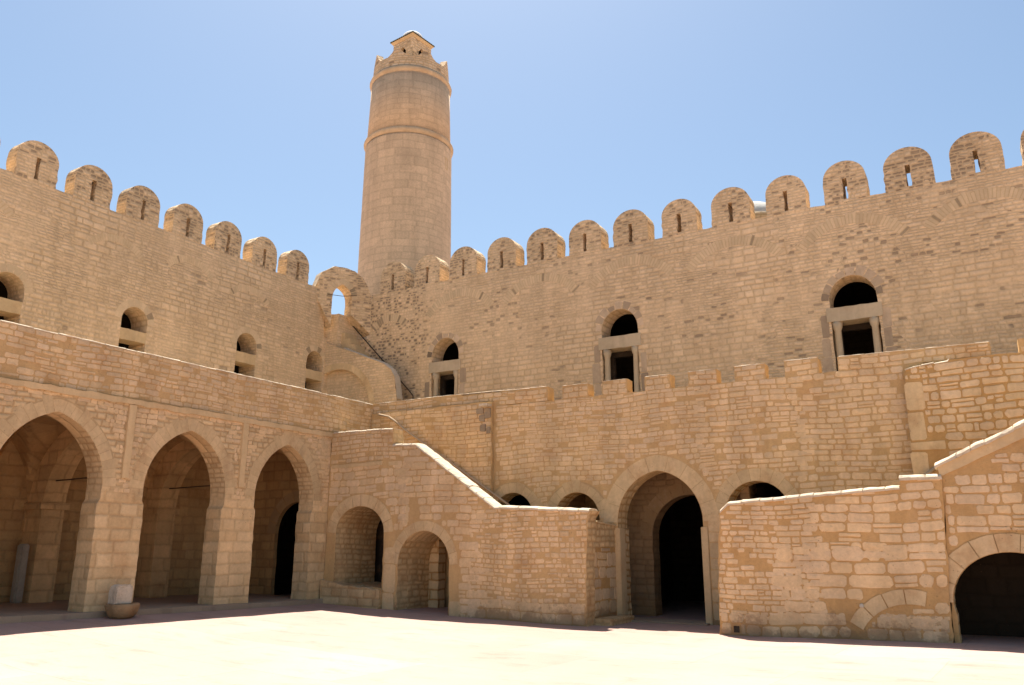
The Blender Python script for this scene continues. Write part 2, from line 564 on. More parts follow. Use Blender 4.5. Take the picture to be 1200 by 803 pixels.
    H = g.m1('MULTIPLY', H, g.m1('SUBTRACT', 1.0, g.m1('MULTIPLY', worn, .6)))
    H = g.m1('ADD', H, g.m1('MULTIPLY', sp, .55))
    H = g.m1('ADD', H, g.m1('MULTIPLY', hs.outputs[1], .45))
    H = g.m1('SUBTRACT', H, g.m1('MULTIPLY', pz, .5))
    if pm is not None: H = g.m1('SUBTRACT', H, g.m1('MULTIPLY', pm, .9))
    return col, H


def base_spec(**k):
    s = dict(L=.34, h=.14, mw=.016, A=(.50, .365, .215), B=(.435, .30, .165), M=(.34, .20, .085), W=(.47, .335, .19), P=(.13, .095, .065))
    s.update(k)
    return s


def masonry(name, *specs, mask=None, patch=None, dist=0.024, strength=.6):
    g = NT(name)
    uv = g.n('ShaderNodeUVMap').outputs[0]
    pos = g.n('ShaderNodeNewGeometry').outputs['Position']
    c, h = courses(g, uv, pos, specs[0])
    fm = None
    if len(specs) > 1:
        c2, h2 = courses(g, uv, pos, specs[1])
        axis, lo, hi = mask
        sp = g.n('ShaderNodeSeparateXYZ', {0: uv}).outputs[axis]
        sp = g.m1('MULTIPLY_ADD', g.m1('SUBTRACT', g.noise(pos, 2.2, 2.0), .5), 1.1, sp)
        f = fm = g.ramp(sp, lo, hi)
        c = g.mix(f, c, c2); h = g.mixf(f, h, h2)
    if patch:
        c3, h3 = courses(g, uv, pos, patch)
        f = g.ramp(g.noise(pos, .34, 3.0, .55), .53, .58)
        if fm is not None: f = g.m1('MULTIPLY', f, fm)
        c = g.mix(f, c, c3); h = g.mixf(f, h, h3)
    tone = g.noise(pos, .27, 3.0, .5)
    c = g.mul(c, g.ramp(tone, .32, .68, .92, 1.06))
    h = g.m1('MULTIPLY_ADD', g.noise(pos, 1.7, 2.0), 2.2, h)
    return g.finish(c, h, dist, strength)


def plain_stone(name, colour, speck=.4, scale=9.0, dist=.012, tinted=False, stain=.3, S=(.34, .2, .09), pores=.4, damp=False):
    g = NT(name)
    pos = g.n('ShaderNodeNewGeometry').outputs['Position']
    colour = (colour[0] * 1.23, colour[1] * 1.225, colour[2] * 1.13) if colour[0] > colour[2] * 1.3 else colour
    S = (S[0] * 1.1, S[1] * .97, S[2] * .88)
    c = g.mix(0.0, colour, colour)
    c = g.mix(g.ramp(g.noise(pos, 1.7, 5.0, .7), .5, .72, 0, .3 if tinted else .15), c, (.57, .41, .27))
    if tinted:
        at = g.n('ShaderNodeVertexColor', layer_name='tint')
        c = g.mix(1.0, c, at.outputs[0], 'MULTIPLY')
    st = g.noise(pos, 1.4, 5.0, .65)
    c = g.mix(g.ramp(st, .48, .74, 0, stain), c, S)
    sp = g.noise(pos, scale, 6.0, .75)
    c = g.mul(c, g.m1('MULTIPLY_ADD', sp, speck, 1 - speck / 2))
    rn = g.noise(g.n('ShaderNodeVectorMath', {0: pos, 1: (2.2, 2.2, .3)}, operation='MULTIPLY').outputs[0], 1.0, 4.0, .6)
    c = g.mul(c, g.ramp(rn, .38, .64, 1.05, .90))
    if damp:
        zz = g.n('ShaderNodeSeparateXYZ', {0: pos}).outputs[2]
        dm = g.m1('SUBTRACT', g.noise(pos, 1.6, 5.0, .7), g.m1('MULTIPLY', zz, .62))
        c = g.mix(g.ramp(dm, .30, .42, 0, .6), c, (.27, .165, .085))
    po = g.n('ShaderNodeTexVoronoi', {'Vector': pos, 'Scale': 17.0}, feature='F1')
    pz = g.m1('MULTIPLY', g.ramp(po.outputs['Distance'], .06, .17, 1, 0), g.ramp(g.noise(pos, 1.9, 2.0), .48, .62))
    c = g.mix(g.m1('MULTIPLY', pz, pores), c, (.15, .1, .06))
    H = g.m1('SUBTRACT', g.m1('ADD', g.noise(pos, 5.0, 3.0), g.m1('MULTIPLY', sp, .7)), g.m1('MULTIPLY', pz, .5))
    return g.finish(c, H, dist, 1.0)


UPPER = base_spec(zone=2.2, L=.19, h=.092, mw=.013, warp2=.022, corner=.03, rowrand=.8, rand=1.0, A=(.56, .42, .285), B=(.51, .375, .245), M=(.45, .315, .185), W=(.53, .39, .255), P=(.21, .155, .11), pit=.06, var=.2, jmix=.5, stain=.22, S=(.41, .265, .145), lime=.22, worn0=.15, worn1=.85, speck=.5)
MERL = dict(UPPER, zone=0, pit=.5, L=.17, h=.088, mw=.018, pitmix=.8, P=(.185, .135, .095), seed=5, worn0=0, worn1=.4)
LOWER = base_spec(L=.27, h=.135, mw=.017, seed=9, jmix=.7, warp2=.024, corner=.04, rand=1.0, rowrand=.75, worn0=.0, worn1=.8)
RUBBLE = base_spec(L=.24, h=.13, mw=.022, seed=17, warp=.06, warp2=.035, jmix=.8, worn0=.1, worn1=.8, corner=.05, stain=.5)
ASHLAR = base_spec(L=.46, h=.24, mw=.014, seed=23, A=(.53, .39, .24), B=(.45, .315, .18), jmix=.36, pores=.9, rand=1.0, warp2=.024, worn0=.15, worn1=.85, stain=.4, speck=.55, rowrand=.4)
BIG = base_spec(L=.40, h=.215, mw=.017, seed=31, A=(.53, .40, .245), B=(.46, .325, .185), M=(.36, .19, .065), jmix=.92, worn0=.0, worn1=.35, warp=.04, rowrand=.75, corner=.04, stain=.3, lime=.35)
FACED = base_spec(L=.27, h=.15, mw=.020, seed=41, A=(.53, .40, .245), B=(.45, .315, .175), M=(.37, .20, .07), jmix=.92, worn0=.0, worn1=.35, warp=.045, warp2=.028, corner=.05, rowrand=.7)
SPANDREL = base_spec(L=.22, h=.115, mw=.014, seed=51, A=(.50, .375, .235), B=(.45, .325, .195), jmix=.65, worn0=.1, worn1=.7, stain=.25)
TOWER = base_spec(L=.55, h=.30, mw=.012, seed=61, A=(.49, .36, .248), B=(.45, .335, .232), M=(.42, .30, .195), W=(.475, .352, .242), jmix=.10, worn0=.3, worn1=.95, var=.14, speck=.75, stain=.45, zone=3.0, S=(.36, .27, .19), lime=.3, LM=(.5, .38, .24), pores=.15, rowrand=.3)
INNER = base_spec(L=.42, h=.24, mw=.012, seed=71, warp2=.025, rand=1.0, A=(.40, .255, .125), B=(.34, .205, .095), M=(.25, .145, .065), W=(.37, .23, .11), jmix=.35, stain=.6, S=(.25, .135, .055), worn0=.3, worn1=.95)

COARSE = dict(UPPER, L=.31, h=.15, zone=0, pit=.02, jmix=.75, mw=.014, seed=77, worn0=0, worn1=.6, var=.16)
M_UP = masonry('rampart_masonry', dict(UPPER, pit=.03, pitmix=.6), patch=COARSE)
M_UB = masonry('back_rampart_masonry', dict(UPPER, pit=.36, zone=0, L=.15, h=.10, mw=.02, seed=3, pitmix=.9, P=(.15, .11, .08), worn1=.4), dict(UPPER, pit=.11), mask=(0, -16.0, -14.2), patch=COARSE)
M_ME = masonry('merlon_masonry', MERL)
M_LO = masonry('lower_wall_masonry', LOWER, FACED, mask=(0, -5.2, -2.6))
M_SB = masonry('stair_masonry', dict(ASHLAR, L=.42, h=.19, seed=83, worn1=.7), RUBBLE, mask=(0, -11.8, -10.2))
M_RB = masonry('right_stair_masonry', RUBBLE, BIG, mask=(0, -3.9, -2.5))
M_RW = masonry('right_arch_masonry', FACED)
M_BIG = masonry('large_block_masonry', BIG)
M_AR = masonry('arcade_masonry', ASHLAR, SPANDREL, mask=(1, 2.45, 2.9))
M_PA = masonry('parapet_masonry', dict(LOWER, L=.28, h=.125, seed=90, worn1=.55))
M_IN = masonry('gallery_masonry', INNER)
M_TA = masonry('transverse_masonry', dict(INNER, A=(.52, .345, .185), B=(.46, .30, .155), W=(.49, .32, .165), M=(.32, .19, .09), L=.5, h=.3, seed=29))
M_RM = masonry('room_shade_masonry', dict(INNER, A=(.03, .022, .016), B=(.027, .02, .014), W=(.028, .02, .015), M=(.022, .016, .011), lime=0, stain=0))  # gallery stone taken near black: the rooms' shade is in the colour
M_VE = masonry('vestibule_shade_masonry', dict(INNER, L=.3, h=.16, A=(.25, .165, .095), B=(.21, .135, .075), W=(.23, .15, .085), M=(.15, .095, .05), lime=.1))  # gallery stone in a darker colour that stands in for vestibule shade
M_TW = masonry('tower_masonry', TOWER, dist=.02, strength=.28)
M_TC = masonry('tower_crown_masonry', dict(MERL, pit=.12, L=.26, h=.14, A=(.50, .385, .27), mw=.02, jmix=.9))
M_TR = plain_stone('tower_band_stone', (.44, .33, .22), tinted=False, dist=.02)
M_VO = plain_stone('voussoir_stone', (.495, .365, .22), tinted=True, stain=.5, speck=.55, scale=12, pores=.6)
M_VU = plain_stone('relief_arch_stone', (.52, .395, .262), tinted=True, stain=.15)
M_FS = plain_stone('facing_stone', (.555, .405, .255), tinted=True, speck=.6, stain=.3, scale=13, damp=True, dist=.02)
M_MS = plain_stone('orange_mortar', (.40, .245, .105), speck=.5, stain=.3, S=(.30, .16, .06), dist=.02, scale=16, damp=True)
M_MM = plain_stone('sandy_mortar', (.44, .292, .148), speck=.5, stain=.35, S=(.36, .2, .085), dist=.02, scale=16, damp=True)
M_M2 = plain_stone('ochre_mortar', (.42, .262, .12), speck=.5, stain=.35, S=(.28, .15, .055), dist=.02, scale=16, damp=True)
M_GR = plain_stone('grey_jamb_stone', (.41, .31, .222), tinted=True, S=(.2, .16, .12), stain=.5)
M_MB = plain_stone('marble_lintel', (.41, .33, .235), stain=.35, S=(.30, .235, .16), pores=.15)
M_ST = plain_stone('dressed_stone', (.49, .36, .215), dist=.015)
M_CO = plain_stone('lime_coping', (.47, .395, .31), stain=.4, S=(.38, .33, .28), scale=14, dist=.02, speck=.6)
M_RB2 = plain_stone('reveal_stone', (.52, .37, .2))
M_TILE = plain_stone('roof_tile', (.075, .08, .05), dist=.01)
M_LIME = plain_stone('whitewash', (.74, .72, .66), speck=.2, stain=.25, S=(.5, .46, .38), dist=.01, pores=.1)
M_IRON = plain_stone('rusted_iron', (.05, .038, .03), dist=.003)
M_RAIL = plain_stone('weathered_rail', (.36, .27, .19), dist=.004, pores=0)
M_WOOD = plain_stone('pale_wood', (.38, .29, .19), dist=.004)
M_DARK = plain_stone('dark_wood_and_shade', (.035, .026, .02), dist=.004)  # near black, also painted as shade in the openings and the drain
M_MARB = plain_stone('grey_marble', (.47, .41, .34), stain=.4, S=(.22, .19, .16), scale=22, speck=.6, dist=.008)
M_BASIN = plain_stone('brown_basin_stone', (.30, .195, .11), stain=.5, S=(.13, .085, .05), dist=.03)
M_SOOT = plain_stone('stained_spout', (.30, .235, .17), stain=.6, S=(.13, .1, .075), dist=.02)


def ground_mat(name, A, B, joints=True):
    g = NT(name)
    pos = g.n('ShaderNodeNewGeometry').outputs['Position']
    n1 = g.noise(pos, .22, 5.0, .6)
    n2 = g.noise(g.n('ShaderNodeVectorMath', {0: pos, 1: (1.0, 2.2, 1.0)}, operation='MULTIPLY').outputs[0], 1.1, 6.0, .7)
    n3 = g.noise(pos, 30.0, 4.0, .7)
    c = g.mix(g.ramp(n1, .35, .65), A, B)
    c = g.mix(g.ramp(n2, .5, .75, 0, .8), c, (.31, .205, .155))
    c = g.mul(c, g.m1('MULTIPLY_ADD', n3, .30, .85))
    H = g.m1('ADD', n3, g.m1('MULTIPLY', n2, 1.5))
    if joints:
        bk = g.n('ShaderNodeTexBrick', {'Vector': g.n('ShaderNodeMapping', {'Vector': pos, 'Rotation': (0, 0, math.radians(3))}).outputs[0], 'Color1': (1, 1, 1, 1), 'Color2': (.80, .78, .76, 1), 'Mortar': (.66, .64, .62, 1), 'Scale': 1.0, 'Mortar Size': .012, 'Brick Width': 3.1, 'Row Height': 1.9, 'Mortar Smooth': .6})
        c = g.mix(.55, c, g.mix(1.0, c, bk.outputs[0], 'MULTIPLY'))
    return g.finish(c, H, .012, .8, .9, .15)


M_GROUND = ground_mat('courtyard_paving', (.455, .316, .257), (.41, .275, .22))
M_FLOOR = ground_mat('gallery_paving', (.42, .32, .22), (.36, .265, .175))
M_TERR = ground_mat('terrace_paving', (.60, .48, .34), (.56, .44, .31), False)

# ------------------------------------------------------------------ ground
def gz(x, y):
    z = 0.0
    if x < -7.5: z += .24 * min(1.0, (-7.5 - x) / 7.6) ** 1.5
    if x < -11 and y < 15: z += .10 * min(1, (15 - y) / 7) * min(1, (-11 - x) / 4)
    if x > -4.8: z += .07 * min(1.0, (x + 4.8) / 4)
    return z


def ground():
    bm = bmesh.new()
    uvl = bm.loops.layers.uv.new('UVMap')
    xs = [-260, -60, -22] + [-20 + .5 * i for i in range(57)] + [10, 14, 60, 260]
    ys = [-260, -60, -6, 0] + [2 + .5 * i for i in range(36)] + [22, 60, 260]
    V = [[bm.verts.new((x, y, gz(x, y) + (rnd.uniform(-.006, .006) if -19 < x < 8 and 2 < y < 17 else 0))) for y in ys] for x in xs]
    for i in range(len(xs) - 1):
        for j in range(len(ys) - 1):
            f = bm.faces.new([V[i][j], V[i + 1][j], V[i + 1][j + 1], V[i][j + 1]])
            for l in f.loops: l[uvl].uv = (l.vert.co.x, l.vert.co.y)
    o = link('courtyard_ground', bm, M_GROUND, smooth=True)
    tag(o, 'pale sunlit stone paving of the fortress courtyard', 'ground', kind='structure')


ground()

# raised floor of the gallery, with its worn edge
bm = bmesh.new()
uvl = bm.loops.layers.uv.new('UVMap')
ex = []
yy = 3.0
while yy <= 16.3:
    ex.append((XA + .16 + rnd.uniform(-.02, .02), yy)); yy += .35
top = lambda y: gz(XA, y) + .10
for a, b in zip(ex, ex[1:]):
    v = [bm.verts.new((a[0], a[1], top(a[1]) + rnd.uniform(-.01, .01))), bm.verts.new((b[0], b[1], top(b[1])))]
    w = [bm.verts.new((-19.0, a[1], top(a[1]) + .03)), bm.verts.new((-19.0, b[1], top(b[1]) + .03))]
    q = [bm.verts.new((a[0] + .015, a[1], -.2)), bm.verts.new((b[0] + .015, b[1], -.2))]
    for idx in ((v[0], v[1], w[1], w[0]), (q[0], q[1], v[1], v[0])):
        f = bm.faces.new(idx)
        for l in f.loops: l[uvl].uv = (l.vert.co.y, l.vert.co.x + l.vert.co.z)
bmesh.ops.remove_doubles(bm, verts=bm.verts[:], dist=.03)
tag(link('arcade_floor', bm, M_FLOOR), 'raised stone floor inside the vaulted arcade', 'floor', kind='structure')

# ------------------------------------------------------------------ arcade gallery (left)
fa = FX(XA)
AR = root('arcade_gallery', (XA, 11.5, 0.3), 'three pointed arches carrying a vaulted gallery and a long flat parapet, left of the courtyard', 'arcade')
ACEN = [(2.75, 1.05), (5.70, 1.05), (8.62, 1.05), (11.62, 1.04), (14.50, .97)]
hole = [arch_hole(c, hw, -0.0, 2.76, 4.09) for c, hw in ACEN]
outl = [(1.2, -.3)]
for (c, hw), h in zip(ACEN, hole):
    outl += [(c - hw + .05, -.3), (c - hw + .05, 2.44), (c - hw, 2.52)] + [(u, z) for u, z in h[1:-1]] + [(c + hw, 2.52), (c + hw - .05, 2.44), (c + hw - .06, .5), (c + hw - .10, -.3)]
outl += [(16.02, -.3), (16.02, ZT), (1.2, ZT)]
w_ = slab('arcade_wall', fa, outl, [], .50, M_AR, AR, amp=.014)
keep = []
for c, hw in ACEN:
    keep.append([(c - hw - .02, -.3), (c - hw - .02, 2.6)] + [(x + (.31 if x > c else -.31) * (1 if abs(x - c) > .3 else abs(x - c) / .3), z + (.31 if z > 3.0 else .0) * min(1, (z - 2.76) / .8 + .1)) for x, z in arch_curve(c, hw, 2.76, 4.09)] + [(c + hw + .02, 2.6), (c + hw + .02, -.3)])
for u in (7.15, 10.12, 13.08): keep.append([(u - .09, 2.93), (u + .09, 2.93), (u + .09, 4.5), (u - .09, 4.5)])
facing(w_, fa, outl, keep, [(1.3, 16.02, 2.66, 4.44, (.085, .125), (.10, .27), .014, .006, .10, (.92, 1.04))], M_FS, seed=31)
for c, hw in ACEN[1:]:
    ring('arch_ring', fa, arch_curve(c, hw, 2.76, 4.09), .29, 23, M_VO, AR, proud=.004, gap=.06, tint=(.86, 1.02), vary=.2, back=.74)
# thin vertical strips with their small sockets
for u in (7.15, 10.12, 13.08):
    slab('pilaster_strip', fa, [(u - .075, 2.95), (u + .075, 2.95), (u + .08, 4.44), (u - .08, 4.44)], [], .08, M_ST, AR, d0=-.045, amp=.006)
# band and parapet
slab('string_course', fa, [(1.2, 4.44), (16.02, 4.44), (16.02, 4.56), (1.2, 4.56)], [], .4, M_ST, AR, d0=-.05, amp=.016)
po = [(1.2, 4.56), (17.68, 4.56), (17.68, 5.575), (1.2, 5.575)]
w_ = slab('parapet', fa, po, [], .42, M_MM, AR, d0=.03, amp=.008)
facing(w_, fa, po, [], [(1.2, 17.7, 4.575, 5.6, (.085, .13), (.12, .34), .022, .010, .08, (.84, 1.05))], M_FS, d0=.03, seed=3)
coping('parapet_coping', fa, [(1.2, 5.59), (17.66, 5.59)], .42, .03, M_CO, AR, over=.008, amp=.006, d0=.03)
# the wall goes on behind the stair block to the corner
slab('corner_wall', fa, [(16.0, 0), (17.7, 0), (17.7, 4.56), (16.0, 4.56)], [], .6, M_PA, AR, d0=.04)
# inner wall, transverse arches and vaults
XI = -18.9
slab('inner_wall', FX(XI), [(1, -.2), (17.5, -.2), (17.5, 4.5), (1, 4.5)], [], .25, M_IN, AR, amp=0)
TR = [4.45, 7.55, 10.62, 13.55]
for y in TR:
    f = FY(y - .26)
    c = (XI + XA - .50) / 2
    hw = (XA - .50 - XI) / 2
    ho = [(c - hw + .62, -.1)] + arch_curve(c + .17, hw - .45, 2.55, 4.0, 12) + [(c + hw - .28, -.1)]
    o = [(XI - .02, -.1), ho[0]] + ho[1:-1] + [ho[-1], (XA - .48, -.1), (XA - .48, 4.5), (XI - .02, 4.5)]
    slab('transverse_arch', f, o, [], .52, M_TA, AR, amp=.01)
    bm = bmesh.new(); box_into(bm, (XI, y - .33, 2.42), (XI + .69, y + .33, 2.56), .006)
    link('impost', bm, M_TA, AR)


def groin(y0, y1):
    """groin vault over one bay, both sides"""
    bm = bmesh.new(); uvl = bm.loops.layers.uv.new('UVMap')
    x0, x1 = XI, XA - .48
    n = 22
    pr = lambda t: 2.54 + 1.71 * (max(0.0, 1 - abs(2 * t - 1) ** 2.0)) ** .55
    for up in (0,):
        V = [[bm.verts.new((x0 + (x1 - x0) * i / n, y0 + (y1 - y0) * j / n, max(pr(i / n), pr(j / n)))) for j in range(n + 1)] for i in range(n + 1)]
        for i in range(n):
            for j in range(n):
                f = bm.faces.new([V[i][j], V[i][j + 1], V[i + 1][j + 1], V[i + 1][j]])
                for l in f.loops: l[uvl].uv = (l.vert.co.x, l.vert.co.y * .5 + l.vert.co.z)
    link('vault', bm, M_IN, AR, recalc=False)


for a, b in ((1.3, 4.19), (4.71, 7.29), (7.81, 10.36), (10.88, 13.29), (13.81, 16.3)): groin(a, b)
# end wall with a low doorway, and the dark room behind
h = arch_hole(-16.48, .80, -.1, 1.95, 2.80, pointed=False)
slab('end_wall', FY(16.3), [(XI, -.2), h[0], *h[1:-1], h[-1], (XA - .3, -.2), (XA - .3, 4.5), (XI, 4.5)], [], .13, M_IN, AR, amp=.015)
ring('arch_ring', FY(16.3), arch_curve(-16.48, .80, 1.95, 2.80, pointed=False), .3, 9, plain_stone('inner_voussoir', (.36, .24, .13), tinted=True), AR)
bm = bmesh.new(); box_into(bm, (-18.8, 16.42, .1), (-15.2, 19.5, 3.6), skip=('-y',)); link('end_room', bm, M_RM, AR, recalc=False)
for y in (7.2, 10.2, 13.15):
    tube('tie_rod', [(XI + .3, y + .35, 3.05), (XA - .5, y + .30, 3.08)], .014, M_IRON, AR)
bm = bmesh.new(); box_into(bm, (XI - .3, 1.0, 4.5), (XA - .03, 17.6, 4.545)); link('terrace_slab', bm, M_TERR, AR)

# ------------------------------------------------------------------ ramparts
def merlon_bm(w, h, th, slit=True):
    """round-headed merlon standing on z = 0, centred on u = 0"""
    hw = w / 2
    st = h - hw * .92
    o = [(hw, 0), (hw, st)] + [(hw * math.cos(a), st + (h - st) * math.sin(a)) for a in [PI * i / 18 for i in range(1, 18)]] + [(-hw, st), (-hw, 0)]
    o = o[::-1]
    return o, [(-.055, .05), (-.055, .62), (.055, .62), (.055, .05)]


def make_merlon(fr, u, z, w, h, th, parent, d0=0.0):
    o, s = merlon_bm(w * rnd.uniform(.955, 1.04), h * rnd.uniform(.97, 1.025), th)
    o = [(a + u, b + z - (.02 if b == 0 else 0)) for a, b in o[::-1]]
    s = [(a + u, b + z) for a, b in s]
    return slab('merlon', fr, o, [s], th * rnd.uniform(.95, 1.05), M_ME, parent, d0=-.004, amp=.017, seg=.12)


fl, fb = FX(XU), FY(YU)
RL = root('rampart_wall', (XU, 12, ZT), 'tall shaded rampart above the arcade, with round-topped merlons and four small arched windows', 'rampart')
WL = [(9.36, 7.83, 7.2, 6.9), (12.65, 7.83, 7.2, 6.9), (16.44, 7.98, 7.36, 7.04), (19.36, 8.02, 7.36, 7.05)]
holes = []
for c, ap, zt, zl in WL:
    holes.append([(c - .385, 5.2), (c + .385, 5.2)] + arch_curve(c, .385, ap - .40, ap, 8, False)[::-1])
slab('wall_body', fl, [(-1, 4.0), (21.6, 4.0), (21.6, 8.6), (19.72, 8.6), (19.66, 9.3), (19.36, 9.95), (19.3, ZW_L), (-1, ZW_L)], holes, .72, M_UP, RL, amp=.012)
for c, ap, zt, zl in WL:
    wd = ring('window', fl, arch_curve(c, .385, ap - .40, ap, 8, False), .2, 9, M_VU, RL, proud=.003, gap=.1, dark=.15)
    slab('transom', fl, [(c - .46, zl), (c + .46, zl), (c + .46, zt), (c - .46, zt)], [], .5, M_ST, wd, d0=.004, amp=.01)
bm = bmesh.new(); box_into(bm, (-23.0, -1, ZT), (XU - .87, 20.4, 8.9), skip=('+x',)); link('inner_room', bm, M_RM, RL, recalc=False)
for i in range(9):
    make_merlon(fl, 6.696 + 1.452 * i, ZW_L, 1.04, 1.03, .44, RL)
for c, zt, r in ((8.2, 9.5, 1.2), (11.9, 9.42, .95), (16.4, 9.3, .9), (14.2, 9.55, .9)):
    cur = [(c - r * math.cos(a), zt - r + r * math.sin(a)) for a in [math.radians(42 + 96 * i / 24) for i in range(25)]]
    ring('relief_arch', fl, cur, .2, 24, M_VU, RL, proud=.005, gap=.3, tint=(.95, 1.04), dark=.04, back=.9)

RB = root('rampart_wall', (-8, YU, ZT), 'tall shaded rampart across the back, with round-topped merlons and three windows set on marble posts', 'rampart')
WB = [(-14.79, 8.20, 7.43, 7.08, .53), (-8.70, 8.25, 7.46, 7.10, .56), (-2.46, 8.18, 7.39, 7.04, .55)]
holes = []
for c, ap, zt, zl, hw in WB:
    holes.append([(c - hw, 4.7), (c + hw, 4.7)] + arch_curve(c, hw, ap - .60, ap, 10, False)[::-1])
slab('wall_body', fb, [(-21, 4.0), (5.5, 4.0), (5.5, ZW_B), (-18.0, ZW_B), (-18.0, 8.6), (-21, 8.6)], holes, .62, M_UB, RB, amp=.012)
for c, ap, zt, zl, hw in WB:
    rects = []
    for s in (-1, 1):
        z = 5.2
        while z < zl - .25:
            h = rnd.uniform(.42, .6); w = rnd.uniform(.17, .27)
            a = c + s * (hw + .06)
            rects.append((a, a + w, z, z + h - .03) if s > 0 else (a - w, a, z, z + h - .03)); z += h
    wd = ring('window', fb, arch_curve(c, hw, ap - .60, ap, 10, False), .2, 9, M_GR, RB, proud=.006, gap=.2, tint=(.7, 1.3), dark=.2, vary=.3)
    blocks('jamb_stone', fb, rects, M_GR, wd, proud=.005, tint=(.6, 1.1))
    slab('lintel', fb, [(c - hw - .09, zl), (c + hw + .09, zl), (c + hw + .09, zt), (c - hw - .09, zt)], [], .5, M_MB, wd, d0=-.03, amp=.008)
    for s in (-1, 1):
        x = c + s * (hw - .12)
        lathe('colonnette', [(.10, 4.65), (.095, 5.2), (.085, 6.2), (.08, zl - .22), (.11, zl - .15), (.135, zl - .003)], (x, YU + .10), M_MB, wd, n=14)
    slab('frame', fb, [(c - hw - .1, 4.6), (c + hw + .1, 4.6), (c + hw + .1, zl - .0), (c - hw - .1, zl)], [[(c - hw + .16, 4.7), (c + hw - .12, 4.7), (c + hw - .12, zl - .14), (c - hw + .16, zl - .14)]], .12, M_DARK, wd, d0=.50, jag=False)
bm = bmesh.new(); box_into(bm, (-16.6, YU + .74, ZT - .1), (4.0, 26.0, 8.9), skip=('-y',)); link('hall_interior', bm, M_RM, RB, recalc=False)
for i in range(15):
    make_merlon(fb, -17.08 + 1.472 * i, ZW_B, 1.06, 1.08, .55, RB)
for k in range(7):
    c = -2.35 - 2.98 * k + 2.98; zt = 9.52 if k != 6 else 9.1
    if k == 6: c = -17.15
    r = 1.45 if k != 6 else .75
    cur = [(c - r * math.cos(a), zt - r + r * math.sin(a)) for a in [math.radians(38 + 104 * i / 24) for i in range(25)]]
    ring('relief_arch', fb, cur, .27, 34 if k != 6 else 19, M_VU, RB, proud=.005, gap=.26, tint=(.92, 1.06), dark=.07 if k != 6 else .4, vary=.15, back=.84)

# ------------------------------------------------------------------ terrace
bm = bmesh.new(); box_into(bm, (-18.5, YB + .3, ZT - .2), (5.5, YU + .02, ZT)); box_into(bm, (XU - .02, 1.0, ZT - .006), (XA - .5, YU, ZT + .003))
tag(link('terrace_floor', bm, M_TERR), 'upper terrace floor between parapet and rampart', 'floor', kind='structure')

# ------------------------------------------------------------------ lower back wall
fw = FY(YB)
LB = root('terrace_wall', (-6, YB, 0), 'long lower back wall with a pointed portal, small arches and a low stepped parapet', 'wall')
merl = [(-9.02, -8.33), (-7.94, -7.29), (-6.84, -6.21), (-5.78, -5.11), (-4.71, -4.03), (-3.62, -2.92)]
PC, PHW = -6.63, 1.01
portal = [(PC - .97, -.3), (PC - .97, 2.02), (PC - PHW - .0, 2.04)] + arch_curve(PC, PHW, 2.15, 3.30, 14)[1:-1] + [(PC + PHW, 2.04), (PC + .97, 2.02), (PC + .97, -.3)]
o = [(XA - .3, -.3)] + portal + [(5.5, -.3), (5.5, 5.18), (-12.0, 5.18), (-12.0, 5.18), (XA - .3, 5.18)]
hs = [arch_hole(-10.48, .60, .9, 2.3, 2.93, 8, False), arch_hole(-8.70, .60, .9, 2.25, 2.88, 8, False), arch_hole(-4.42, .68, .3, 2.3, 2.98, 8, False),
      arch_hole(-14.1, 1.25, .5, 2.0, 2.75, 8, False), arch_hole(-11.6, .72, .0, 1.6, 2.2, 8, False)]
w_ = slab('wall_body', fw, o, hs, .55, M_MM, LB, amp=.012, side=M_LO)
keep = hs[:3] + [[(-11.25, 0), (-7.3, 0), (-7.3, 1.4), (-11.25, 1.4)], [(-15.3, 0), (-11.0, 0), (-11.0, 5.3), (-15.3, 5.3)],
                 [(PC - 1.4, 0), (PC + 1.4, 0)] + [(PC + 1.4 * math.cos(a), 2.2 + 1.48 * math.sin(a)) for a in [PI * i / 12 for i in range(13)]],
                 [(-1.3, 0), (5.5, 0), (5.5, 5.1), (-1.3, 5.1)]] + [[(c + .98 * hw * 1.42 * math.cos(a), sp + (ap - sp + .29) * math.sin(a)) for a in [PI * i / 10 for i in range(11)]] for c, hw, sp, ap in ((-10.48, .60, 2.3, 2.93), (-8.70, .60, 2.25, 2.88), (-4.42, .68, 2.3, 2.98))]
facing(w_, fw, o, keep, [(-11.1, -5.6, 1.5, 5.2, (.09, .135), (.13, .36), .018, .008, .07, (.88, 1.04)), (-5.6, -3.4, 1.5, 5.2, (.10, .15), (.14, .38), .026, .011, .07, (.88, 1.08)), (-3.4, -1.2, 1.5, 5.2, (.11, .16), (.16, .42), .026, .011, .06, (.90, 1.06))], M_FS, seed=5)
for n_, po in enumerate(([(XA - .1, 5.18), (-9.45, 5.18), (-9.45, 5.55), (-12.05, 5.56), (-12.1, 5.60), (-12.5, 5.61), (XA - .1, 5.60)],
                         [(-2.53, 5.18), (.25, 5.18), (.25, 5.45), (-2.53, 5.49)], [(.71, 5.18), (5.5, 5.18), (5.5, 5.44), (.71, 5.45)])):
    w_ = slab('parapet', fw, po, [], .34, M_MM, LB, d0=.002, amp=.012)
    facing(w_, fw, po, [], [(po[0][0], po[1][0], 5.19, 5.62, (.10, .15), (.16, .38), .024, .011, .05, (.88, 1.06))], M_FS, d0=.002, seed=20 + n_)
for a, b in merl:
    po = [(a, 5.17), (b, 5.17), (b, 5.52), (a, 5.52)]
    w_ = slab('merlon', fw, po, [], .34, M_MM, LB, d0=.002, amp=.014)
    facing(w_, fw, po, [], [(a + .01, b, 5.185, 5.53, (.10, .15), (.16, .34), .022, .010, .03, (.9, 1.06))], M_FS, d0=.002, seed=int(a * 100))
    coping('merlon_cap', fw, [(a + .02, 5.53), (b - .02, 5.53)], .34, .018, M_CO, LB, over=.0, amp=.006)
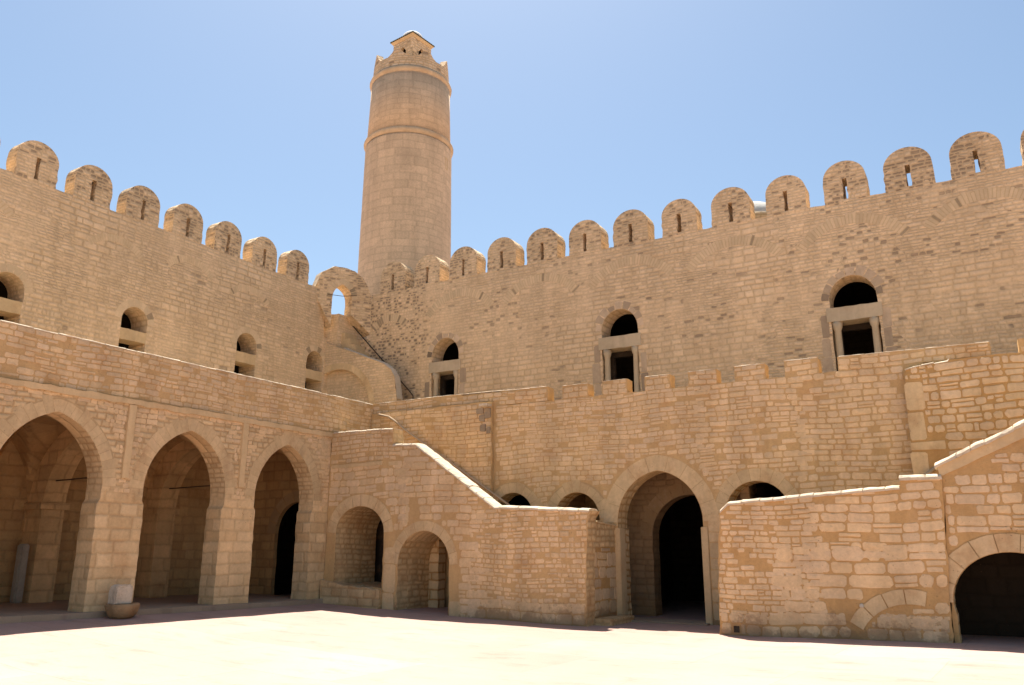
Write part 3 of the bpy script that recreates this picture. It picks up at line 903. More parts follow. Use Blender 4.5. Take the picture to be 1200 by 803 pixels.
coping('parapet_coping', fw, [(XA + .1, 5.615), (-12.5, 5.62), (-12.1, 5.61), (-9.47, 5.56)], .34, .02, M_CO, LB, over=.0, amp=.006)
coping('parapet_coping', fw, [(-2.5, 5.50), (.23, 5.46)], .34, .02, M_CO, LB, over=.0, amp=.006)
for c, hw, zb, sp, ap in ((-14.1, 1.25, .5, 2.0, 2.75), (-11.6, .72, .0, 1.6, 2.2)):
    slab('shade_panel', fw, [(c - hw - .05, zb), (c + hw + .05, zb), (c + hw + .05, ap + .1), (c - hw - .05, ap + .1)], [], .06, M_DARK, LB, d0=.12, jag=False)  # added near-black panels standing in for the shade inside the open arches
# section left of the rain spout stands a little forward
po = [(XA, 3.35), (-12.4, 3.35), (-11.05, 2.45), (-11.05, 5.30), (XA, 5.30)]
w_ = slab('forward_wall', fw, po, [], .2, M_MM, LB, d0=-.10, amp=.014)
facing(w_, fw, po, [], [(XA, -11.0, 2.4, 5.3, (.10, .15), (.16, .40), .022, .010, .05, (.88, 1.06))], M_FS, d0=-.10, seed=7)
ring('arch_ring', fw, arch_curve(PC, PHW, 2.15, 3.30, 14), .36, 9, M_VO, LB, proud=.008, gap=.03, tint=(.97, 1.05), back=.75)
for c, hw, sp, ap in ((-10.48, .60, 2.3, 2.93), (-8.70, .60, 2.25, 2.88), (-4.42, .68, 2.3, 2.98)):
    ring('arch_ring', fw, arch_curve(c, hw, sp, ap, 8, False), .27, 11, M_VO, LB, proud=.003, gap=.07, tint=(.88, 1.02), vary=.2, back=.75)
for s in (-1, 1):
    x0 = PC + s * .97
    lo, hi = (x0 - .14, x0 + .012) if s < 0 else (x0 - .012, x0 + .14)
    box('door_jamb', (lo, YB - .03, -.1), (hi, YB + .3, 2.03), M_ST, LB, .004, .012)
    rr = []
    z = .1
    while z < 2.0:
        h = rnd.uniform(.2, .4); rr.append((lo - .36, lo - .02, z, z + h - .02) if s < 0 else (hi + .02, hi + .30, z, z + h - .02)); z += h
    blocks('quoin', fw, rr, M_VO, LB, proud=.006, tint=(.8, 1.08))
# vestibule behind the portal
h = arch_hole(-6.40, 1.0, -.3, 1.85, 2.84, 12, False)
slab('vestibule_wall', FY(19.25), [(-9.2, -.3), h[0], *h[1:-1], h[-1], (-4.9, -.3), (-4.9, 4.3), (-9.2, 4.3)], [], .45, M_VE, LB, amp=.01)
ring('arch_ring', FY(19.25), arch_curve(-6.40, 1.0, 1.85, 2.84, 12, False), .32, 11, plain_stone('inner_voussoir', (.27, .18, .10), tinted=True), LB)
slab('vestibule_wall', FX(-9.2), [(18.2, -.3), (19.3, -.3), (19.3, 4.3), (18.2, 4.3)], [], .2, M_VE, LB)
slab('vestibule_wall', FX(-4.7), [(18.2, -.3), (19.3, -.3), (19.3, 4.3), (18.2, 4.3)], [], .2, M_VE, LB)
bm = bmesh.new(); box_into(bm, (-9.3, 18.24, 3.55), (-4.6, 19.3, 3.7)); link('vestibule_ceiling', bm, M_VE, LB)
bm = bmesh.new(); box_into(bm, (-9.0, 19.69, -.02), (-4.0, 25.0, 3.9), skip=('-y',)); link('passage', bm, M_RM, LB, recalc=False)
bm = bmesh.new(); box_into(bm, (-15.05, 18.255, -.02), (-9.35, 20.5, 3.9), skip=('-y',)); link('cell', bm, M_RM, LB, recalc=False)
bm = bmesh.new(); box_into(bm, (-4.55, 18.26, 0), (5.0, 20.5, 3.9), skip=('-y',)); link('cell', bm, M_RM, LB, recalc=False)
# thicker section at the right, with a broken ledge on top
po = [(-1.37, 0), (5.5, 0), (5.5, 5.14), (-.46, 5.14), (-.50, 5.10), (-1.18, 5.05), (-1.28, 4.98)]
w_ = slab('buttress', fw, po, [], .28, M_MS, LB, d0=-.25, amp=.016)
facing(w_, fw, po, [[(-1.4, 2.8), (-1.0, 2.8), (-.7, 3.4), (-.7, 3.6), (-1.0, 3.6), (-1.0, 4.78), (-1.4, 4.78)]], [(-1.36, 4.0, 1.9, 5.12, (.11, .20), (.14, .42), .030, .014, .04, (.90, 1.08))], M_FS, d0=-.25, seed=9)
coping('ledge', fw, [(-1.26, 5.03), (-1.1, 5.07), (-.5, 5.13), (-.47, 5.16)], .25, .03, M_CO, LB, d0=-.25, amp=.014)
blocks('quoin', Frame((0, YB - .25), (1, 0), (0, 1)), [(-1.30, -.98, 4.2, 4.75), (-1.31, -1.02, 3.62, 4.16), (-1.33, -.72, 3.42, 3.58), (-1.34, -1.05, 2.9, 3.38)], M_VO, LB, proud=.012, tint=(1.0, 1.12))
# rain spout and its stained stones
slab('rain_spout', fw, [(-11.30, 5.16), (-11.06, 5.16), (-11.05, 5.22), (-11.31, 5.22)], [], .5, M_CO, LB, d0=-.32, amp=.008)
blocks('spout_stone', Frame((0, YB - .10), (1, 0), (0, 1)), [(-11.5, -11.28, 5.0, 5.13), (-11.26, -11.07, 4.86, 5.13), (-11.42, -11.25, 4.78, 4.95), (-11.2, -11.07, 4.45, 4.62), (-11.38, -11.22, 4.52, 4.70)], M_SOOT, LB, proud=.035, tint=(.6, 1.2))
box('threshold', (PC - 1.15, YB - .22, -.1), (PC + 1.05, YB + .6, .035), M_FLOOR, LB, .006, .01)

# ------------------------------------------------------------------ left stair
fs = FY(YS)
ST1 = root('staircase', (-11.4, YS + .8, .1), 'stone stair block with two low arches and a white-capped sloping parapet, left of the portal', 'staircase')
TOP = [(-7.50, 2.36), (-9.94, 2.48), (-12.25, 4.07), (-12.98, 4.10), (-13.00, 4.52), (-15.08, 4.55)]
A1 = (-13.97, .79, 1.95, 2.61)
A2 = (-11.95, .76, 1.20, 1.98)
h1 = [(A1[0] - A1[1], .70), (A1[0] + A1[1], .62)] + arch_curve(A1[0], A1[1], A1[2], A1[3], 12, False)[::-1]
h2 = arch_hole(A2[0], A2[1], -.3, A2[2], A2[3], 12, False)
out = [(-15.08, -.3), h2[0], *h2[1:-1], h2[-1], (-7.70, -.3), (-7.66, 1.2), (-7.60, 2.2)] + TOP
w_ = slab('front_wall', fs, out, [h1], .42, M_MM, ST1, amp=.016, side=M_SB)
keep = [h1, [(A1[0] - 1.12, .7), (A1[0] + 1.1, .7)] + [(A1[0] + 1.1 * math.cos(a), A1[2] + .98 * math.sin(a)) for a in [PI * i / 10 for i in range(11)]],
        [(A2[0] - 1.02, 0), (A2[0] + 1.02, 0)] + [(A2[0] + 1.02 * math.cos(a), A2[2] + 1.04 * math.sin(a)) for a in [PI * i / 10 for i in range(11)]]]
facing(w_, fs, out, keep, [(-15.08, -12.6, .0, 3.6, (.15, .22), (.25, .55), .016, .007, .06, (.90, 1.04)), (-15.08, -12.9, 3.72, 4.6, (.10, .14), (.14, .34), .026, .012, .05, (.86, 1.02)),
                           (-12.6, -10.6, .0, 4.1, (.13, .24), (.22, .60), .022, .009, .10, (.90, 1.06)), (-10.6, -7.6, .28, 2.5, (.08, .14), (.09, .26), .024, .011, .10, (.86, 1.08)), (-10.6, -7.6, .03, .27, (.20, .22), (.30, .62), .025, .012, .02, (.88, 1.02))], M_FS, seed=11)
# the mass under the steps
core = [(-15.08, -.3), (A2[0] - A2[1] - .0, -.3)] + [(a, b + .0) for a, b in h2[1:-1]] + [(A2[0] + A2[1], -.3), (-7.74, -.3), (-7.74, 1.62), (-9.7, 1.62)]
nst = 10
for i in range(nst):
    x = -9.7 - 2.6 * i / nst
    core += [(x, 1.62 + 1.85 * (i + 1) / nst), (x - 2.6 / nst, 1.62 + 1.85 * (i + 1) / nst)]
core += [(-15.08, 3.47)]
slab('stair_core', fs, core, [h1], YB - .1 - YS - .42, M_SB, ST1, d0=.421, amp=.008)
# end face with its ledge
slab('end_wall', FX(-7.70), [(YS + .42, 1.6), (YB, 1.6), (YB, 2.12), (YS + .42, 2.2)], [], .35, M_SB, ST1, d0=.0, amp=.012)
w_ = slab('end_wall', FX(-7.715), [(YS + .43, -.1), (YB - .01, -.1), (YB - .01, 1.6), (YS + .43, 1.6)], [], .05, M_MS, ST1, d0=.0, amp=.008)
facing(w_, FX(-7.715), [(YS + .43, -.1), (YB, -.1), (YB, 1.6), (YS + .43, 1.6)], [], [(YS + .44, YB, .14, 1.6, (.2, .34), (.3, .6), .03, .014, .08, (.75, 1.0))], M_FS, seed=17)
coping('end_ledge', FX(-7.70), [(YS + .3, 2.18), (YB - .02, 2.10)], .35, .035, M_ST, ST1, over=.03)
coping('landing_coping', fs, [(-15.0, 4.565), (-13.02, 4.535)], .42, .035, M_CO, ST1, over=.015)
coping('stair_coping', fs, [(-12.98, 4.12), (-12.27, 4.10), (-9.95, 2.50), (-8.2, 2.42), (-7.56, 2.38)], .42, .06, M_CO, ST1, over=.03, amp=.009)
ring('arch_ring', fs, arch_curve(A1[0], A1[1], A1[2], A1[3], 12, False), .30, 10, M_VO, ST1, proud=.012, gap=.05, tint=(1.0, 1.1), back=.75)
ring('arch_ring', fs, arch_curve(A2[0], A2[1], A2[2], A2[3], 12, False), .24, 10, M_VO, ST1, proud=.004, gap=.06, tint=(.94, 1.05), back=.75)
slab('string_course', fs, [(-15.0, 3.60), (-13.3, 3.62), (-13.3, 3.72), (-15.0, 3.69)], [], .1, M_ST, ST1, d0=-.025, amp=.012)
slab('low_wall', fs, [(-15.06, .0), (-13.14, .0), (-13.14, .60), (-14.2, .67), (-15.06, .80)], [], .36, M_SB, ST1, d0=-.14, amp=.03)
blocks('quoin', fs, [(-13.1, -12.82, 3.60, 3.70), (-12.86, -12.58, 3.36, 3.46), (-12.66, -12.42, 3.12, 3.22), (-12.95, -12.76, 2.85, 2.93), (-12.5, -12.42, 2.2, 2.6), (-13.14, -12.8, .1, .52), (-13.13, -12.76, .54, 1.2), (-13.12, -12.8, 1.22, 1.6), (-11.16, -10.85, .0, .4)], M_VO, ST1, proud=.014, tint=(.92, 1.1))
box('doorstep', (-7.68, YS + .35, -.1), (-7.30, YB - .04, .13), M_SB, ST1, .012, .015)
# jamb seen at the back of the second arch
slab('inner_jamb', FY(17.28), [(-12.72, -.1), (-12.42, -.1), (-12.42, 1.98), (-12.72, 1.9)], [], .30, M_BIG, ST1)

# ------------------------------------------------------------------ right stair
fr_ = FY(YR)
ST2 = root('staircase', (-2, YR + .9, .05), 'stone stair block of large uneven stones with a dark arch, right of the portal', 'staircase')
RT = [(-.80, 2.20), (-.78, 2.80), (-1.42, 2.82), (-1.45, 2.63), (-4.42, 2.44), (-4.58, 2.38), (-4.68, 2.22), (-4.78, 1.0), (-4.83, -.3)]
hd = (.06, .90)
po = [(-4.83, -.3), (-.93, -.3), (-.88, 1.0)] + RT[:-1]
w_ = slab('front_wall', fr_, po, [], .42, M_M2, ST2, amp=.014)
ra_ = [(-1.5 - 1.18 * math.cos(math.radians(a)), -.25 + 1.18 * math.sin(math.radians(a))) for a in range(26, 113, 6)] + [(-1.5 - .88 * math.cos(math.radians(a)), -.25 + .88 * math.sin(math.radians(a))) for a in range(110, 25, -6)]
facing(w_, fr_, po, [ra_, [(-4.58, .05), (-4.41, .05), (-4.41, .19), (-4.58, .19)]], [(-4.8, -3.0, .30, 2.42, (.07, .13), (.12, .34), .020, .008, .10, (.92, 1.04)), (-3.0, -.84, 1.42, 2.7, (.12, .19), (.20, .50), .022, .010, .06, (.93, 1.05)),
                            (-3.6, -.84, .28, 1.42, (.19, .30), (.22, .62), .026, .012, .04, (.93, 1.06)), (-2.3, -.95, .05, .5, (.07, .11), (.09, .2), .02, .006, .1, (.72, .95)), (-4.8, -.84, .03, .28, (.19, .22), (.22, .52), .026, .012, .04, (.88, 1.03))], M_FS, seed=13)
ra = [(hd[0] - hd[1] + .03, -.3), (hd[0] - hd[1] + .03, .5), (hd[0] - hd[1], .62)] + arch_curve(hd[0], hd[1], .70, 1.52, 14, False)[1:-1] + [(hd[0] + hd[1], .6), (hd[0] + hd[1], -.3)]
po = [(-.925, -.3)] + ra + [(5.0, -.3), (5.0, 5.0), (3.6, 4.97), (-.82, 3.0), (-.80, 2.2), (-.875, 1.0)]
w_ = slab('arch_wall', fr_, po, [], .42, M_M2, ST2, d0=.07, amp=.014, side=M_RW)
facing(w_, fr_, po, [[(hd[0] - 1.25, -.3), (hd[0] + 1.25, -.3)] + [(hd[0] + 1.25 * math.cos(a), .62 + 1.25 * math.sin(a)) for a in [PI * i / 10 for i in range(11)]], [(-.8, 2.74), (3.6, 4.7), (3.6, 5.1), (-.83, 3.1)]],
       [(-.9, 4.0, .0, 4.4, (.13, .21), (.2, .55), .026, .011, .06, (.92, 1.06))], M_FS, d0=.07, seed=15)
ring('arch_ring', FY(YR + .07), arch_curve(hd[0], hd[1], .70, 1.52, 14, False), .30, 9, M_VO, ST2, proud=.02, gap=.05, tint=(.95, 1.05), back=.75)
coping('coping', fr_, [(-4.66, 2.30), (-4.5, 2.44), (-1.46, 2.64)], .42, .06, M_CO, ST2, over=.03, amp=.010)
coping('coping', fr_, [(-1.44, 2.80), (-.78, 2.79)], .42, .07, M_CO, ST2, over=.03, amp=.012)
coping('coping', fr_, [(-.86, 3.00), (3.6, 4.99)], .42, .075, M_CO, ST2, over=.04, amp=.014, d0=.04)
slab('band', fr_, [(-.80, 2.78), (3.6, 4.75), (3.6, 4.93), (-.83, 2.96)], [], .1, M_ST, ST2, d0=.045, amp=.006)
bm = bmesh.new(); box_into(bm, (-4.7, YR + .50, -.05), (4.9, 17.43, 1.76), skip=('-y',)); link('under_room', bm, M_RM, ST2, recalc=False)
st = [(-4.75, 1.77), (5.0, 1.77), (5.0, 4.0), (3.0, 4.0)]
for i in range(12):
    x = 3.0 - 3.6 * i / 12
    st += [(x, 4.0 - 2.1 * (i + 1) / 12), (x - .3, 4.0 - 2.1 * (i + 1) / 12)]
st += [(-4.75, 1.89)]
slab('steps', fr_, st, [], YB - .3 - YR - .5, M_ST, ST2, d0=.495, jag=False)
cur = [(-1.5 - .90 * math.cos(math.radians(a)), -.25 + .90 * math.sin(math.radians(a))) for a in range(30, 108, 3)]
ring('relief_arch', fr_, cur, .25, 4, M_VO, ST2, proud=.022, gap=.06, tint=(.98, 1.08))
bm = bmesh.new(); box_into(bm, (-4.545, YR - .010, .06), (-4.44, YR + .05, .175)); link('drain_hole', bm, M_DARK, ST2)  # dark block on the face, painted as the shade inside the drain
lathe('pipe_stub', [(.035, -.03), (.04, 0), (.035, .03)], (0, 0), M_MARB, None, n=14).name = 'pipe_stub'
ps = bpy.data.objects['pipe_stub']; ps.rotation_euler = (PI / 2, 0, 0); ps.location = Vector((-2.27, YR - .01, .61)) - Vector(ST2.location); ps.parent = ST2

# ------------------------------------------------------------------ upper stair in the corner
fu = FY(19.80)
ST3 = root('staircase', (-17.5, 20.3, ZT), 'narrow upper staircase with a curved parapet and blind arch, climbing into the rampart corner', 'staircase')
blind = arch_curve(-18.62, 1.52, 5.9, 7.40, 14, False)
half = [p for p in blind if p[0] > XU + .02]
ho = [(XU + .02, 4.6)] + [(XU + .02, half[0][1])] + half + [(half[-1][0], 4.6)]
op = [(XU, ZT), ho[0], *ho[1:-1], ho[-1], (-15.95, ZT), (-16.0, 6.15), (-16.12, 6.9), (-16.28, 7.15), (-16.56, 7.36), (-18.33, 8.08), (-18.9, 8.3), (XU, 8.45)]
slab('parapet', fu, op, [], .26, M_UP, ST3, amp=.012)
slab('blind_arch', fu, [(XU, ZT), (-17.0, ZT), (-17.0, 7.6), (XU, 7.6)], [arch_hole(-18.15, .16, 5.9, 6.05, 6.25, 5, False)], .08, M_UP, ST3, d0=.17, jag=False)
ring('arch_ring', fu, half, .22, 11, M_VO, ST3, proud=.008, gap=.03, tint=(1.08, 1.16), back=.8)
coping('coping', fu, [(-15.96, 6.2), (-16.1, 6.92), (-16.28, 7.18), (-16.56, 7.40), (-18.33, 8.12)], .26, .035, M_CO, ST3, over=.012)
st = [(XU, ZT), (-15.2, ZT)]
for i in range(20):
    x = -15.2 - 4.0 * i / 20
    st += [(x, ZT + 4.7 * (i + 1) / 20), (x - .2, ZT + 4.7 * (i + 1) / 20)]
slab('steps', FY(20.11), st, [], YU - 20.11, M_ST, ST3, jag=False)
slab('top_landing', FY(19.9), [(-20.6, 7.6), (-18.75, 7.6), (-18.75, 9.42), (-20.6, 9.46)], [], 1.5, M_UP, ST3)

# ------------------------------------------------------------------ hooded arch at the rampart corner
ca, cb = Vector((-19.2, 19.25)), Vector((-18.0, 20.7))
cu = (cb - ca).normalized()
fd = Frame(ca, cu, (-.93, .36))
HD = root('archway', (-18.6, 20.0, 8.5), 'round-topped stone arch over the stair at the rampart corner, sky showing through', 'archway')
oh = arch_hole(.86, .33, 8.3, 9.95, 10.46, 10, True)
ol = [(-.02, 8.4), oh[0], *oh[1:-1], oh[-1], (1.90, 8.4), (1.86, 10.15), (1.75, 10.44), (1.55, 10.78), (1.28, 10.98), (.98, 11.07), (.57, 11.10), (.15, 10.85), (.02, 10.45), (-.02, 10.2)]
ol[0] = (-.02, 9.95); ol[1] = (.53, 8.95); ol[len(oh)] = (1.19, 9.38); ol[len(oh) + 1] = (1.90, 8.75)
slab('hood', fd, ol, [], .5, M_ME, HD, amp=.014)
ring('arch_ring', fd, arch_curve(.86, .33, 9.95, 10.46, 10, True), .2, 11, M_VU, HD, proud=.008, gap=.2, tint=(.85, 1.05), dark=.3)
coping('hood_top', fd, [(-.02, 10.35), (.15, 10.86), (.57, 11.12), (1.28, 11.0), (1.55, 10.8), (1.80, 10.40)], .52, .03, M_CO, HD, over=-.06, amp=.012)
tube('tie_wire', [fd.p(.36, 10.05, -.01), fd.p(.86, 10.03, -.02), fd.p(1.36, 10.10, -.01)], .010, M_IRON, HD)

# ------------------------------------------------------------------ watchtower
tb = math.radians(-38.68)
TC = (33 * math.sin(tb), 33 * math.cos(tb))
TW = root('watchtower', (TC[0], TC[1], 4), 'tall round stone watchtower with two ring mouldings, horned crown and tiled lantern', 'tower')
prof = [(2.08, 4.0)] + [(2.08 - .18 * (z - 4) / 14.5, z) for z in [4 + .5 * i for i in range(1, 30)]]
lathe('lower_drum', [p for p in prof if p[1] <= 18.5] + [(1.90, 18.6)], TC, M_TW, TW, n=96, jit=.006)
bnd = lambda r, z, b, h, *_: [(r, z - h), (r + b * .7, z - h * .6), (r + b, z), (r + b * .75, z + h * .5), (r - .01, z + h * .9)]
lathe('ring_moulding', bnd(1.895, 18.78, .09, .15), TC, M_TR, TW, n=96, jit=.012, cap=False)
lathe('upper_drum', [(1.86, 18.6), (1.80, 20.3), (1.76, 21.95)], TC, M_TW, TW, n=96, jit=.006)
lathe('ring_moulding', bnd(1.76, 21.78, .09, .15), TC, M_TR, TW, n=96, jit=.012, cap=False)
# crown: parapet with horned merlons
bm = bmesh.new(); uvl = bm.loops.layers.uv.new('UVMap')
n = 192; nm = 8
ang = math.atan2(-TC[1], -TC[0])
def crown_z(k):
    t = ((2 * PI * k / n - ang) / (2 * PI) * nm + .5) % 1.0
    q = abs(2 * t - 1)
    return 22.46 + .56 * max(0.0, (q - .3) / .7) ** 1.5 + rnd.uniform(-.018, .018)
ri = [[], [], [], []]
for k in range(n):
    a = 2 * PI * k / n
    z = crown_z(k)
    for L_, (r, zz) in zip(ri, ((1.735, 21.9), (1.70, z), (1.40, z), (1.40, 22.0))):
        L_.append(bm.verts.new((TC[0] + r * math.cos(a), TC[1] + r * math.sin(a), zz)))
for i in range(3):
    for k in range(n):
        f = bm.faces.new([ri[i][k], ri[i][(k + 1) % n], ri[i + 1][(k + 1) % n], ri[i + 1][k]])
        for l in f.loops:
            kk = k if l.vert in (ri[i][k], ri[i + 1][k]) else k + 1
            l[uvl].uv = (kk / n * 2 * PI * 1.72, l.vert.co.z + (i == 1 and l.vert in ri[2]) * .3)
link('crown', bm, M_TC, TW)
lathe('platform', [(1.45, 21.9), (1.45, 22.15)], TC, M_TW, TW, n=48)
# lantern: square, corner towards the courtyard
ang = math.atan2(-TC[1], -TC[0])
hd_ = .86
def sq(r, z): return [Vector((TC[0] + r * math.cos(ang + PI / 2 * i), TC[1] + r * math.sin(ang + PI / 2 * i), z)) for i in range(4)]
for i in range(4):
    a, b = sq(hd_, 0)[i], sq(hd_, 0)[(i + 1) % 4]
    u = (b - a); L_ = u.length
    nrm = Vector((u.y, -u.x))
    f = Frame((a.x, a.y), (u.x, u.y), (-u.y, u.x))
    ho = [(L_ / 2 - .20, 23.1), (L_ / 2 + .20, 23.1), (L_ / 2 + .20, 23.42), (L_ / 2, 23.68), (L_ / 2 - .20, 23.42)]
    slab('lantern_wall', f, [(0, 22.1), (L_, 22.1), (L_, 24.02), (0, 24.02)], [ho], .12, M_VU if False else M_TC, TW, amp=.006)
bm = bmesh.new()
box_into(bm, (-.35, -.35, 22.3), (.35, .35, 23.9)); bmesh.ops.rotate(bm, verts=bm.verts[:], cent=(0, 0, 0), matrix=Matrix.Rotation(ang + PI / 4, 3, 'Z')); bmesh.ops.translate(bm, verts=bm.verts[:], vec=(TC[0], TC[1], 0))
link('lantern_core', bm, M_DARK, TW)
bm = bmesh.new(); uvl = bm.loops.layers.uv.new('UVMap')
s0, s1, s2 = [[bm.verts.new(v) for v in sq(r, z)] for r, z in ((.88, 23.98), (.97, 24.06), (.99, 24.10))]
for A_, B_ in ((s0, s1), (s1, s2)):
    for i in range(4): bm.faces.new([A_[i], A_[(i + 1) % 4], B_[(i + 1) % 4], B_[i]])
bm.faces.new(s2); bm.faces.new(s0)
link('eave', bm, M_ST, TW)
# tiles along the eaves: ribbed rows climbing to the dome
bm = bmesh.new(); uvl = bm.loops.layers.uv.new('UVMap')
for i in range(4):
    a, b = sq(1.03, 24.125)[i], sq(1.03, 24.125)[(i + 1) % 4]
    c, d = sq(.40, 24.42)[i], sq(.40, 24.42)[(i + 1) % 4]
    m = 44
    lo, hi = [], []
    for k in range(m + 1):
        t = k / m
        w = .028 * abs(math.sin(PI * t * 11))
        lo.append(bm.verts.new(a.lerp(b, t) + Vector((0, 0, w)))); hi.append(bm.verts.new(c.lerp(d, t) + Vector((0, 0, w))))
    lb = [bm.verts.new(a.lerp(b, k / m) + Vector((0, 0, -.022))) for k in range(m + 1)]
    for k in range(m):
        bm.faces.new([lo[k], lo[k + 1], hi[k + 1], hi[k]]); bm.faces.new([lb[k], lb[k + 1], lo[k + 1], lo[k]])
link('tiled_roof', bm, M_TILE, TW)
lathe('dome', [(.50, 24.28)] + [(.50 * math.cos(a), 24.34 + .40 * math.sin(a)) for a in [PI / 2 * i / 12 for i in range(12)]] + [(.02, 24.74)], TC, M_LIME, TW, n=32)
# slit window on the left flank
sa = math.radians(-38.68 - 3.05)
d_ = Vector((33 * math.sin(sa), 33 * math.cos(sa), 0)) - Vector((TC[0], TC[1], 0))
va = ang + math.radians(59)
p = Vector((TC[0] + 1.915 * math.cos(va), TC[1] + 1.915 * math.sin(va), 0))
t_ = Vector((-math.sin(va), math.cos(va)))
f = Frame((p.x, p.y), (t_.x, t_.y), (-math.cos(va), -math.sin(va)))
slab('slit_window', f, [(-.11, 17.45), (.11, 17.45), (.11, 18.0), (-.11, 18.0)], [[(-.06, 17.5), (.06, 17.5), (.06, 17.95), (-.06, 17.95)]], .12, M_ST, TW, amp=.004)
slab('slit_shutter', f, [(-.08, 17.47), (.08, 17.47), (.08, 17.98), (-.08, 17.98)], [], .05, M_DARK, bpy.data.objects['slit_window'], d0=.035, jag=False)

# ------------------------------------------------------------------ small dome behind the back rampart
DM = root('prayer_hall_dome', (-6.1, 26.5, 9.2), 'grey-white masonry dome peeping between two merlons of the back rampart', 'dome')
lathe('drum', [(1.25, 8.9), (1.25, 12.15), (1.32, 12.2), (1.32, 12.3), (1.18, 12.33)], (-6.1, 26.5), M_TC, DM, n=48)
lathe('shell', [(1.18 * math.cos(a), 12.25 + .86 * math.sin(a)) for a in [PI / 2 * i / 14 for i in range(14)]] + [(.02, 13.11)], (-6.1, 26.5), plain_stone('dome_plaster', (.46, .44, .39), stain=.5, S=(.28, .26, .23)), DM, n=48)

# ------------------------------------------------------------------ loose things
def rock_lathe(name, prof, c, mat, n=26, jit=.015, sx=1.0, sy=1.0):
    bm = bmesh.new(); uvl = bm.loops.layers.uv.new('UVMap')
    rings = []
    ph = [rnd.uniform(-1, 1) for _ in range(8)]
    for r, z in prof:
        rg = []
        for k in range(n):
            a = 2 * PI * k / n
            rr = r * (1 + .05 * math.sin(2 * a + ph[0] * 3) + .04 * math.sin(3 * a + ph[1] * 3) + .03 * math.sin(7 * a + ph[2] * 3 + z * 9)) + rnd.uniform(-jit, jit)
            rg.append(bm.verts.new((c[0] + rr * sx * math.cos(a), c[1] + rr * sy * math.sin(a), z + rnd.uniform(-jit, jit) * .5)))
        rings.append(rg)
    for i in range(len(rings) - 1):
        for k in range(n): bm.faces.new([rings[i][k], rings[i][(k + 1) % n], rings[i + 1][(k + 1) % n], rings[i + 1][k]])
    bm.faces.new(rings[0]); bm.faces.new(rings[-1])
    return link(name, bm, mat, smooth=True)


gb = gz(-14.72, 10.14)
bs = rock_lathe('stone_basin', [(.13, gb - .01), (.21, gb + .02), (.27, gb + .08), (.305, gb + .16), (.315, gb + .235), (.295, gb + .265), (.22, gb + .26)], (-14.70, 10.14), M_BASIN, jit=.014, sx=.85, sy=1.05)
tag(bs, 'worn brown bowl-shaped stone at the foot of the pier between two arches', 'stone basin')
bm = bmesh.new()
prf = [(-.19, 0), (.18, 0), (.185, .30), (.14, .37), (-.12, .375), (-.18, .31)]
zb = gb + .25
fv = [bm.verts.new((-14.60, 10.08 + a, zb + b)) for a, b in prf]; bv = [bm.verts.new((-14.84, 10.08 + a * .96, zb + b * .98)) for a, b in prf]
bm.faces.new(fv); bm.faces.new(bv[::-1])
for i in range(6): bm.faces.new([fv[i], bv[i], bv[(i + 1) % 6], fv[(i + 1) % 6]])
bmesh.ops.bevel(bm, geom=bm.edges[:], offset=.02, segments=2, affect='EDGES')
bmesh.ops.triangulate(bm, faces=bm.faces[:])
bmesh.ops.subdivide_edges(bm, edges=[e for e in bm.edges if e.calc_length() > .06], cuts=3, use_grid_fill=True)
for v in bm.verts: v.co += Vector((rnd.uniform(-.007, .007), rnd.uniform(-.007, .007), rnd.uniform(-.007, .007)))
mb = link('marble_block', bm, M_MARB)
tag(mb, 'mottled white marble fragment resting on the brown stone basin', 'marble block')
mc = bmesh.new(); box_into(mc, (-18.55, 10.08, top(10) + .02), (-18.35, 10.27, top(10) + 1.26), .01)
bmesh.ops.bevel(mc, geom=mc.edges[:], offset=.03, segments=2, affect='EDGES')
o = link('marble_pillar', mc, plain_stone('dull_marble', (.30, .265, .225), stain=.4, S=(.12, .1, .08), scale=22, speck=.5, dist=.008))
tag(o, 'grey marble pillar fragment standing inside the leftmost arch', 'pillar')

# handrails
def rail(name, pts, r, lab, mat, fix):
    t = root(name, pts[-1], lab, 'handrail')
    tube('rail', pts, r, mat, t, n=10)
    for p in fix:
        tube('bracket', [(p[0], p[1], p[2] - .02), (p[0], p[1] + .08, p[2] - .06), (p[0], p[1] + .14, p[2] - .06)], .014, mat, t, n=6)
    return t


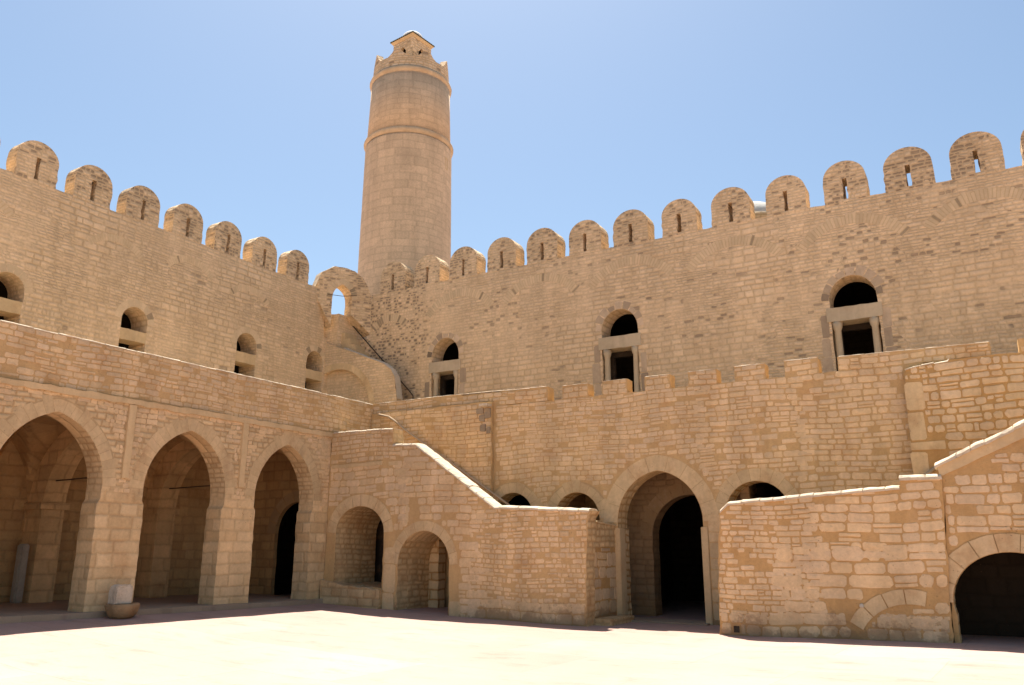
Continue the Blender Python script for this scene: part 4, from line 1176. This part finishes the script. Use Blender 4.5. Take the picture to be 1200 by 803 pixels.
y = YB - .20
rail('handrail', [(-14.75, y, 5.24), (-14.4, y, 5.15), (-14.1, y, 4.96), (-13.8, y, 4.73), (-12.2, y, 3.72), (-10.6, y, 2.70), (-10.3, y, 2.50)], .03,
     'weathered grey handrail running down the wall above the left stair', M_RAIL, [(-13.4, y, 4.48), (-11.6, y, 3.33)])
y = YU - .12
rail('handrail', [(-19.1, y, 9.55), (-18.6, y, 9.03), (-17.3, y, 7.74), (-16.1, y, 6.55), (-15.95, y, 6.38), (-15.94, y, 5.7)], .02,
     'dark thin handrail slanting up the rampart to the corner arch', M_IRON, [(-17.9, y, 8.33), (-16.7, y, 7.14)])
o = tube('wooden_pole', [(-1.35, 17.35, 2.75), (-.95, 17.38, 3.06)], .035, M_WOOD, None, n=8)
tag(o, 'short pale wooden pole leaning behind the right stair parapet', 'pole')

# ------------------------------------------------------------------ light, sky, camera
sunv = Vector((-.25, .32, 1.0)).normalized()
sl = bpy.data.lights.new('sun', 'SUN'); sl.energy = 5.0; sl.angle = math.radians(.53); sl.color = (1.0, .955, .89)
so = bpy.data.objects.new('sun', sl); COL.objects.link(so)
so.rotation_euler = sunv.to_track_quat('Z', 'Y').to_euler(); so.location = (-6, 8, 30)
w = bpy.data.worlds.new('World'); scene.world = w; w.use_nodes = True
nt = w.node_tree; nt.nodes.clear()
sk = nt.nodes.new('ShaderNodeTexSky'); sk.sky_type = 'NISHITA'; sk.sun_disc = False
sk.sun_elevation = math.asin(sunv.z); sk.sun_rotation = math.atan2(sunv.x, sunv.y)
sk.air_density = 1.0; sk.dust_density = 1.1; sk.ozone_density = .3; sk.altitude = 10
bg = nt.nodes.new('ShaderNodeBackground'); bg.inputs[1].default_value = .066
ow = nt.nodes.new('ShaderNodeOutputWorld')
mx = nt.nodes.new('ShaderNodeMix'); mx.data_type = 'RGBA'; mx.blend_type = 'MULTIPLY'; mx.inputs[0].default_value = 1.0
mx.inputs[7].default_value = (.94, 1.0, .98, 1)
nt.links.new(sk.outputs[0], mx.inputs[6]); nt.links.new(mx.outputs[2], bg.inputs[0]); nt.links.new(bg.outputs[0], ow.inputs[0])

cam = bpy.data.cameras.new('camera'); co = bpy.data.objects.new('camera', cam); COL.objects.link(co)
co.location = (0, 0, 1.6); co.rotation_euler = (math.radians(90 + 14.272), math.radians(0), math.radians(30.665))
cam.sensor_width = 36; cam.lens = 36 * 943.18 / 1200; cam.clip_end = 1000; cam.clip_start = .05
scene.camera = co
vs = scene.view_settings
vs.view_transform = 'Standard'; vs.look = 'None'; vs.gamma = 1; vs.use_curve_mapping = False; vs.exposure = 1.32
scene.cycles.max_bounces = 8; scene.cycles.diffuse_bounces = 5
